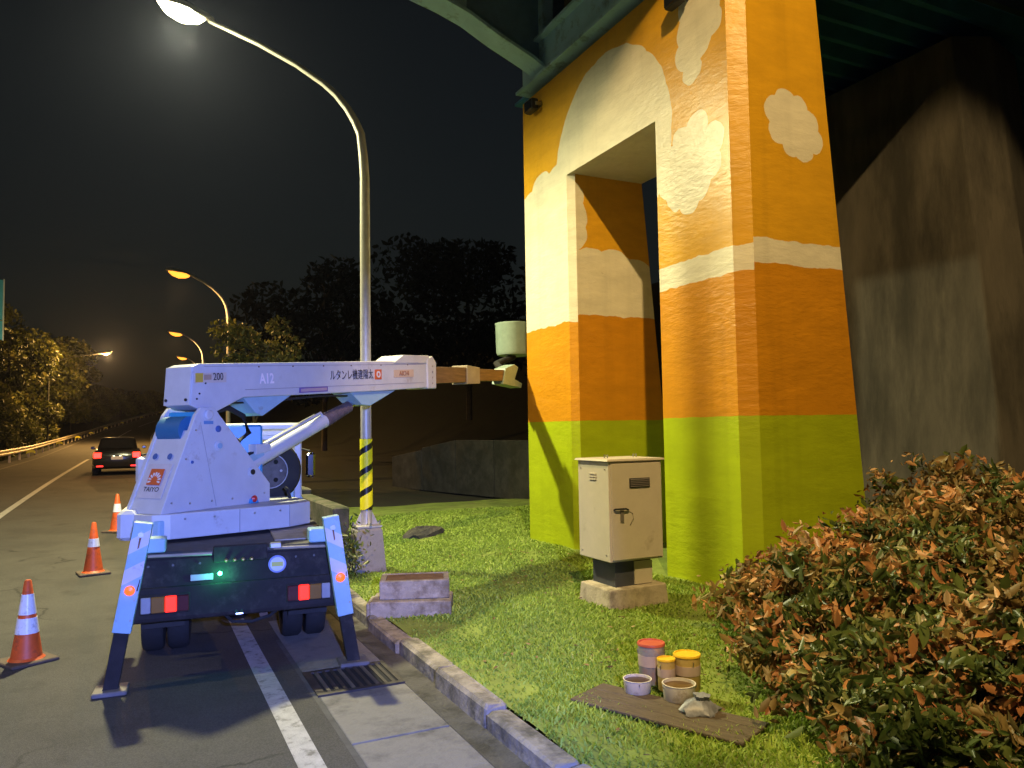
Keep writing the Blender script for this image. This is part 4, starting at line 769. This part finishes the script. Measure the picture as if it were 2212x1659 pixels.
# ------------------------------------------------------------------ walls
MOSSY = pmat('mossy_concrete', (.10, .09, .065), .95, var=.35, vs_=4, bump=.5, bs=20, dirt=(.035, .045, .018), ds=3, dth=.52)
pw = empty('parapet_wall', (2.45, 14, 0), label='low concrete parapet wall running along the road behind the lamp post', cat='wall')
for i in range(9):
    y0 = 10.2+i*2.5; z0 = zr(y0+1.25)
    m = MB(); m.box(2.30, 2.52, y0, y0+2.485, -.1, z0+(.95 if i else .90), .02); m.build('wall_panel', MOSSY, pw, world=True)
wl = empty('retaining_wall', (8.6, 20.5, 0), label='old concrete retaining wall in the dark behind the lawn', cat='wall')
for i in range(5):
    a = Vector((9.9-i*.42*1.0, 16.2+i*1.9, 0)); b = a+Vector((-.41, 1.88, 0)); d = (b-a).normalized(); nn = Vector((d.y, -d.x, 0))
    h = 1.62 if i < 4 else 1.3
    m = MB(); m.hexa([a, b, b+nn*.3, a+nn*.3], [a+Zv*h, b+Zv*(h if i < 3 else h-.25), b+nn*.3+Zv*(h if i < 3 else h-.25), a+nn*.3+Zv*h]); m.build('wall_panel', pmat('dimmed_wall_concrete', (.028, .028, .026), .95, var=.4, vs_=3, dirt=(.012, .013, .010), ds=2, dth=.5), wl, world=True, bevel=.02)  # concrete colour lowered to stand for lamplight fading out here

# ------------------------------------------------------------------ drain grate
dg_ = empty('drain_grate', (1.6, 6.12, .0), label='iron drain grate set into the gutter apron by the right outrigger', cat='drain grate')
IRON = pmat('rusty_iron', (.06, .05, .045), .6, metal=.4, var=.4, vs_=12)
m = MB(); m.box(1.20, 1.865, 5.83, 5.88, -.03, .014); m.box(1.20, 1.865, 6.40, 6.45, -.03, .014); m.box(1.20, 1.26, 5.881, 6.399, -.03, .014); m.box(1.83, 1.865, 5.881, 6.399, -.03, .014); m.build('frame', IRON, dg_, world=True)
MB().box(1.26, 1.83, 5.88, 6.40, .0015, .0035).build('pit', pmat('pit_black', (.006, .006, .006), .9), dg_, world=True)
for i in range(9):
    x = 1.285+i*.062; MB().box(x, x+.026, 5.883, 6.397, .004, .013).build('bar', IRON if i % 3 else pmat('worn_iron', (.16, .14, .12), .5, metal=.4, var=.3), dg_, world=True)

# ------------------------------------------------------------------ painters' things beside the hedge
bd = empty('wooden_board', (3.12, 4.22, .072), R(-66), label='long weathered board lying on the grass by the shrubs', cat='board')
for i in range(3): MB().box(-.62, .62, -.20+i*.137, -.07+i*.137, 0, .02, .004).build('plank', WOOD, bd)
def pail(loc, r, h, mt, lidm, lab, open_=False, handle=True, nm='paint_can', cat='paint can', tilt=0):
    r *= .86; h *= .9
    e = empty(nm, loc, random.random()*3, label=lab, cat=cat); e.rotation_euler[0] = tilt
    MB().lathe([(r*.9, 0), (r*.93, .004), (r, h*.96), (r*1.03, h*.97), (r*1.03, h), (r*.95, h), (r*.9, h*.3)] if open_ else [(r*.92, 0), (r*.95, .005), (r, h*.97), (r*.9, h*.98)], n=26).build('body', mt, e, smooth=True)
    if open_: MB().lathe([(r*.94, h*.80), (r*.94, h*.81)], n=22).build('paint', lidm, e)
    else:
        MB().lathe([(r*1.05, h*.955), (r*1.06, h*.99), (r*1.02, h*1.02), (r*.93, h*1.02), (r*.91, h*.995), (r*.2, h*.995)], n=26).build('lid', lidm, e, smooth=True)
        MB().lathe([(r*.985, h*.45), (r*1.006, h*.45), (r*1.012, h*.72), (r*.985, h*.72)], n=26).build('label_band', pmat('band_'+mt.name, tuple(min(1, c*1.5+.1) for c in mt.diffuse_color[:3]) if False else (.45, .36, .34), .5), e, smooth=True)
    if handle: MB().tube([(r*1.04*math.cos(a), .02, h*.86-.35*h*math.sin(a)) for a in np.linspace(0, math.pi, 12)], .004, 6).build('handle', STEEL, e, smooth=True)
    return e
TIN = pmat('tin_grey', (.34, .33, .36), .45, metal=.2, var=.2, vs_=9, dirt=(.45, .3, .26), ds=8, dth=.55)
REDL = pmat('lid_red', (.50, .10, .06), .45, var=.1); YLL = pmat('lid_yellow', (.80, .52, .03), .4, var=.1); YLB = pmat('can_tan', (.50, .37, .13), .5, var=.15, dirt=(.55, .4, .1), ds=7)
DKP = pmat('paint_dark', (.05, .025, .015), .3); WHP = pmat('pot_white', (.60, .58, .54), .5, var=.12, dirt=(.30, .25, .2), ds=10)
zl = .092
pail((3.38, 4.72, zl), .112, .31, TIN, REDL, 'tall grey paint can with a red rim')
pail((3.53, 4.50, zl-.01), .108, .27, YLB, YLL, 'large paint can with a yellow lid')
pail((3.37, 4.53, zl), .072, .24, YLB, YLL, 'small paint can with a yellow lid between two larger cans')
pail((3.17, 4.60, zl), .115, .10, WHP, DKP, 'white paint pot of dark paint at the end of the board', True, nm='paint_pot', cat='paint pot')
pail((3.33, 4.34, zl), .13, .12, WHP, pmat('paint_brown', (.12, .07, .02), .3), 'white paint pot of brown paint in front of the yellow can', True, nm='paint_pot', cat='paint pot')
bg_ = MB(); rings = []
for k, (z, r_) in enumerate(((0, .10), (.05, .15), (.10, .14), (.15, .09), (.19, .045), (.23, .06))):
    rings.append([(r_*math.cos(a)*(1.2+.25*math.sin(5*a+k*1.7)), r_*math.sin(a)*(.9+.25*math.sin(4*a+k)), z) for a in np.linspace(0, 2*math.pi, 18, endpoint=False)])
bg_.loft(rings); o = bg_.build('plastic_bag', pmat('bag_blue_grey', (.20, .22, .28), .45, var=.45, vs_=14), smooth=True); o.scale = (.8, .8, .62); o.location = (3.30, 4.10, .06); o.rotation_euler = (.15, .1, 0); tag(o, 'crumpled pale blue plastic bag in front of the paint pots', 'bag')

# ------------------------------------------------------------------ shrubs
LG = leafmat('shrub_green', (.030, .05, .014), (.11, .15, .035), (.28, .30, .12), .25, .4)
LO = leafmat('shrub_orange', (.22, .08, .03), (.55, .27, .10), (.72, .54, .32), .25, .45)
LY = leafmat('shrub_brown', (.10, .065, .022), (.30, .21, .07), (.52, .44, .20), .25, .5)
def shrub(x, y, rx, ry, h, lab, mix=(.5, .25, .25), n=2600, leaf=.092):
    e = empty('shrub', (x, y, .04), label=lab, cat='shrub', group='colourful shrubs at the foot of the pier')
    ns = 9
    for i in range(ns):
        a = i*2.4; r_ = .75*math.sqrt((i+.5)/ns); tx, ty = rx*r_*math.cos(a), ry*r_*math.sin(a); tz = h*(.78-.25*r_)
        MB().tube([(tx*.15, ty*.15, -.02), (tx*.5, ty*.5, tz*.45), (tx, ty, tz)], [.016, .011, .005], 6).build('stem', BARK, e)
    # whorls of leaves at twig ends
    nc = int(n/16); u_ = rng.normal(size=(nc, 3)); u_ /= np.linalg.norm(u_, axis=1)[:, None]; u_[:, 2] = np.abs(u_[:, 2])*1.0-.25
    rr = .40+.66*rng.random(nc)**.6; cen = u_*rr[:, None]*np.array([rx, ry, h*.62])+np.array([0, 0, h*.42])
    cen *= (1+.20*np.sin(u_[:, 0]*6+u_[:, 1]*5+u_[:, 2]*6+x*3))[:, None]; cen[:, 2] = np.clip(cen[:, 2], .05, h*1.08)
    kind = np.digitize(np.clip(rng.random(nc)+.16*np.sin(cen[:, 0]*9+cen[:, 2]*11+y*5), 0, 1), np.cumsum(mix)[:2])
    for k, (mt, nm) in enumerate(((LG, 'green_leaves'), (LO, 'orange_leaves'), (LY, 'brown_leaves'))):
        c = cen[kind == k]
        if len(c) < 3: continue
        tn = rng.random(len(c))
        pts = np.repeat(c, 16, 0); off = rng.normal(size=pts.shape)*np.array([.062, .062, .045]); V, F, T = leaf_cloud(pts+off, leaf*(.6+.9*rng.random((len(pts), 1))**2), .44, tint=np.clip(np.repeat(tn, 16)*.75+.25*rng.random(len(pts)), 0, 1), up_bias=.25)
        ob = npmesh(nm, V, F, mt, T, e); ob['kind'] = 'stuff'
SH = [(5.15, 5.35, .50, .45, .72, 'low shrub against the near corner of the pier'), (5.55, 4.85, .55, .5, 1.08, 'shrub with a bright orange top before the pier side'),
      (4.30, 4.15, .45, .45, .66, 'shrub right of the paint cans'), (4.85, 4.55, .5, .5, .92, 'shrub between the paint cans and the pier'), (6.2, 4.85, .65, .6, 1.12, 'shrub in front of the grey concrete pier'), (6.75, 4.45, .7, .65, 1.50, 'tall brown shrub at the right edge'),
      (4.95, 3.85, .55, .5, .98, 'green and orange shrub in the middle of the bed'), (5.6, 3.85, .6, .6, 1.28, 'dense shrub below the right edge'), (4.0, 3.45, .42, .42, .58, 'low green shrub at the lower edge'),
      (4.55, 3.0, .5, .48, .88, 'shrub in the lower right corner'), (3.75, 2.85, .42, .40, .52, 'small shrub by the end of the board'), (5.2, 2.85, .5, .5, 1.15, 'rightmost shrub at the lower corner'), (7.9, 5.6, .8, .7, 1.45, 'brown shrub beside the grey pier base')]
MX = [(.4, .3, .3), (.22, .48, .30), (.4, .3, .3), (.3, .35, .35), (.3, .25, .45), (.2, .22, .58), (.5, .25, .25), (.4, .2, .4), (.65, .17, .18), (.45, .25, .3), (.65, .15, .2), (.5, .2, .3), (.3, .2, .5)]
for s_, mx in zip(SH, MX): shrub(*s_, mix=mx, n=int(4200*max(.6, s_[2]*s_[4]*2)))
wd_ = rng.normal(size=(420, 3))*np.array([.11, .20, .20])+np.array([0, 0, .32]); wd_[:, 2] = np.abs(wd_[:, 2])
e = empty('weed', (2.45, 10.1, .04), label='weeds growing at the end of the parapet wall', cat='weeds'); V, F, T = leaf_cloud(wd_, .07, .4, up_bias=.6); npmesh('leaves', V, F, LG, T, e)
MB().tube([(0, 0, -.01), (.02, .02, .2)], .006, 5).build('stem', BARK, e)

# ------------------------------------------------------------------ trees
TL = leafmat('tree_leaves', (.035, .045, .010), (.13, .14, .022), (.22, .20, .05), .3, .55)
def tree(x, y, z, h, r_, lab, n=6000, leaf=.26, trunk=.16, group='trees beyond the guardrail', low=.25, mat=None):
    e = empty('tree', (x, y, z), label=lab, cat='tree', group=group)
    MB().tube([(0, 0, -.1), (.05, .03, h*.25), (-.04, .06, h*.5), (.03, 0, h*.8)], [trunk, trunk*.8, trunk*.55, trunk*.2], 10).build('trunk', BARK, e, smooth=True)
    ncl = 26; cl = []
    for i in range(ncl):
        a = rng.random()*6.283; el = rng.random(); rr = r_*(.35+.6*rng.random())
        zc = h*(low+(1-low)*.86*el); k = math.sqrt(max(.12, 1-((zc/h-.55)/.55)**2)); c = np.array([rr*k*math.cos(a), rr*k*math.sin(a), zc]); cl.append((c, r_*(.26+.2*rng.random())))
        if i < 9: MB().tube([(0, 0, zc*.55), tuple(c*np.array([.5, .5, .85])), tuple(c)], [trunk*.35, trunk*.2, trunk*.06], 6).build('limb', BARK, e)
    pts = []
    for c, q in cl:
        d = rng.normal(size=(n//ncl, 3)); d /= np.linalg.norm(d, axis=1)[:, None]; pts.append(c+d*(q*(.55+.45*rng.random(n//ncl)**.6))[:, None]*np.array([1.1, 1.1, .8]))
    pts = np.concatenate(pts); V, F, T = leaf_cloud(pts, leaf, .55, tint=np.clip(.5+.25*np.sin(pts[:, 0]*2+pts[:, 2]*1.6)+.25*rng.normal(size=len(pts)), 0, 1)); npmesh('crown', V, F, mat or TL, T, e)
for a in ((-11.5, 63, .1, 9.6, 3.4, 'dark tree at the left edge below the blue sign'), (-10.2, 78, .6, 11.6, 4.0, 'broad tree lit yellow, second from the left edge'), (-9.9, 93, 1.0, 13.2, 4.6, 'rounded tree lit yellow, tallest left of the road'),
          (-9.6, 110, 1.4, 12.6, 4.4, 'bushy tree right of the tallest one'), (-9.0, 128, 2.2, 10.4, 4.0, 'tree below the far-side street lamp'), (-7.4, 150, 3.3, 7.4, 3.8, 'smaller dark tree farther up the guardrail'), (-3.5, 172, 4.8, 6.2, 3.8, 'low dark tree at the start of the bend'), (3.5, 190, 6.0, 5.6, 3.8, 'farthest low tree on the outside of the bend'),
          (-15.5, 92, .2, 16.5, 4.6, 'tall dark tree standing behind the others at the left edge')): tree(*a, n=8000, leaf=.42)
for a in ((-9.2, 62, .2, 2.4, 1.6, 'low bush against the guardrail at the left edge'), (-9.0, 72, .5, 3.0, 1.9, 'low bush at the guardrail under the broad tree'), (-8.8, 84, .8, 3.2, 2.0, 'low bush at the guardrail under the tallest tree')): tree(*a, n=2500, leaf=.3, trunk=.06, low=.1)
tree(3.25, 25.4, .3, 5.35, 1.25, 'small yellow-lit tree in front of the second street lamp', n=3200, leaf=.16, trunk=.07, group='trees right of the road', low=.5)
TD = leafmat('unlit_tree_leaves', (.006, .009, .004), (.012, .016, .006), None, .15, .9)  # leaf colours darkened to stand for trees that no lamp reaches
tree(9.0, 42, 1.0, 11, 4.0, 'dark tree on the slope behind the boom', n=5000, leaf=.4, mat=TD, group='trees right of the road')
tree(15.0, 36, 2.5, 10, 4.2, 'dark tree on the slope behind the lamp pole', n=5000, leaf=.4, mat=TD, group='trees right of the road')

# ------------------------------------------------------------------ guardrail
gr = empty('guardrail', (-6.3, 40, zr(40)), label='steel guardrail with yellow reflectors along the far side of the road', cat='guardrail')
RAIL = pmat('rail_steel', (.58, .50, .36), .5, metal=.2, var=.2, vs_=2)
prof = [(0, .50), (.05, .54), (.05, .60), (0, .64), (0, .67), (.05, .71), (.05, .77), (0, .81), (-.01, .81), (-.01, .50)]
ys = list(np.arange(4, 190, 2.0)); m = MB(); m.loft([[(-6.3+xo(s)+a, s, zr(s)+b-.06) for a, b in prof] for s in ys]); m.build('rail_beam', RAIL, gr, world=True)
pm = None
for i, s in enumerate(np.arange(6, 186, 4.0)):
    m = MB(); m.box(-6.44+xo(s), -6.34+xo(s), s-.05, s+.05, zr(s)-.4, zr(s)+.74); m.build('post', RAIL, gr, world=True)
for s in np.arange(38.0, 186, 18.2):   # yellow delineators
    m = MB(); x = -6.02+xo(s); z = zr(s)+.24
    m.loft([[(x+.27*math.sin(t)-.04, s, z+.13*math.cos(t*1.2)), (x+.27*math.sin(t)-.04, s, z+.13*math.cos(t*1.2)+.17), (x+.27*math.sin(t)-.04, s+.015, z+.13*math.cos(t*1.2)+.17), (x+.27*math.sin(t)-.04, s+.015, z+.13*math.cos(t*1.2))] for t in np.linspace(-1.1, 1.1, 9)])
    m.build('reflector', YELL, gr, world=True)

# ------------------------------------------------------------------ blue sign at the left edge
sg = empty('road_sign', (-4.3, 23.9, 0.2), label='edge of a tall blue road sign at the left edge', cat='sign')
SB = pmat('sign_blue', (.05, .36, .48), .4, var=.06)
for (a, b) in ((4.45, 4.95), (4.97, 6.02)): MB().box(-6.2, -3.235, 23.58, 23.62, a, b, .008).build('panel', SB, sg, world=True)
MB().box(-3.232, -3.205, 23.57, 23.63, 4.43, 6.04).build('frame', pmat('frame_alu', (.45, .5, .5), .4, metal=.5), sg, world=True)
for x in (-5.9, -4.6): MB().tube([(x-1.2, 23.7, -.2), (x-1.2, 23.7, 4.6), (x, 23.7, 5.6)], .07, 10).build('post', POLEM, sg, world=True)

# ------------------------------------------------------------------ dark car driving away
car = empty('car', (-.76, 33.0, zr(33)), label='black sedan with red tail lights driving away past the truck', cat='car')
CB = pmat('car_black', (.008, .008, .009), .18, var=.1, coat=1)
secs = [(0.0, .68, .45, .80, .62), (.05, .80, .33, .92, .70), (.35, .85, .25, .98, .74), (.9, .86, .22, 1.0, .75), (2.2, .86, .22, .98, .76), (3.4, .86, .22, .96, .76), (4.1, .82, .26, .84, .70), (4.42, .66, .36, .66, .55)]
m = MB(); rings = []
for y_, w_, z0, z1, wt in secs: rings.append([(-w_*.92, y_, z0), (w_*.92, y_, z0), (w_, y_, z0+.12), (w_, y_, (z0+z1)/2+.1), (wt, y_, z1), (-wt, y_, z1), (-w_, y_, (z0+z1)/2+.1), (-w_, y_, z0+.12)])
m.loft(rings).build('body', CB, car, smooth=True)
m = MB(); m.loft([[(-.70, .55, .97), (.70, .55, .97), (.70, 3.35, .95), (-.70, 3.35, .95)], [(-.60, 1.15, 1.38), (.60, 1.15, 1.38), (.60, 2.55, 1.38), (-.60, 2.55, 1.38)], [(-.50, 1.3, 1.44), (.50, 1.3, 1.44), (.50, 2.35, 1.44), (-.50, 2.35, 1.44)]]).build('cabin', CB, car, smooth=True)
m = MB(); m.add([(-.60, .60, 1.015), (.60, .60, 1.015), (.52, 1.08, 1.345), (-.52, 1.08, 1.345)], [(0, 1, 2, 3)]); m.v = [(a, b-.012, c+.01) for a, b, c in m.v]; m.build('rear_window', GLASS, car)
for sgn in (-1, 1):
    MB().box(min(sgn*.52, sgn*.80), max(sgn*.52, sgn*.80), -.02, .10, .66, .88, .03).build('tail_light', pmat('car_red_lit', (.9, .02, .02), .3, emis=(1, .022, .01), es=7), car, smooth=True)
    MB().box(min(sgn*.46, sgn*.70), max(sgn*.46, sgn*.70), -.012, .06, .33, .39, .012).build('glowing_reflector', pmat('car_red_glow', (.7, .02, .02), .3, emis=(1, .04, .02), es=1.6), car)  # reflector given a red glow of its own, though it is no lamp
    MB().box(min(sgn*.86, sgn*1.02), max(sgn*.86, sgn*1.02), 2.75, 2.9, .96, 1.08, .03).build('door_mirror', CB, car, smooth=True)
    for yy in (.85, 3.5):
        MB().lathe([(.18, -.1), (.30, -.1), (.31, -.06), (.31, .06), (.30, .1), (.18, .1)], (sgn*.76, yy, .31), (1, 0, 0), 22).build('wheel', RUBBER, car, smooth=True)
pl = MB().box(-.2, .2, -.025, .005, .60, .72, .006).build('number_plate', pmat('plate_white', (.6, .58, .52), .5), car)
for x in (-.11, .11): MB().box(x-.035, x+.035, -.03, -.005, .735, .75).build('plate_lamp', pmat('plate_lamp_lit', (1, .9, .7), .4, emis=(1, .85, .55), es=6), car)

# ------------------------------------------------------------------ damp night air round the lamps
hzm = bpy.data.materials.new('damp_air'); hzm.use_nodes = True; ht = hzm.node_tree; ht.nodes.clear()
hv = ht.nodes.new('ShaderNodeVolumePrincipled'); hv.inputs['Density'].default_value = 0.00022; hv.inputs['Color'].default_value = (.60, .66, 1.0, 1); hv.inputs['Anisotropy'].default_value = 0.80
ho = ht.nodes.new('ShaderNodeOutputMaterial'); ht.links.new(hv.outputs[0], ho.inputs['Volume'])
hb = MB().box(-620, 620, -320, 640, -8, 140).build('haze', hzm); tag(hb, 'thin damp night air around the lamps', kind='stuff')
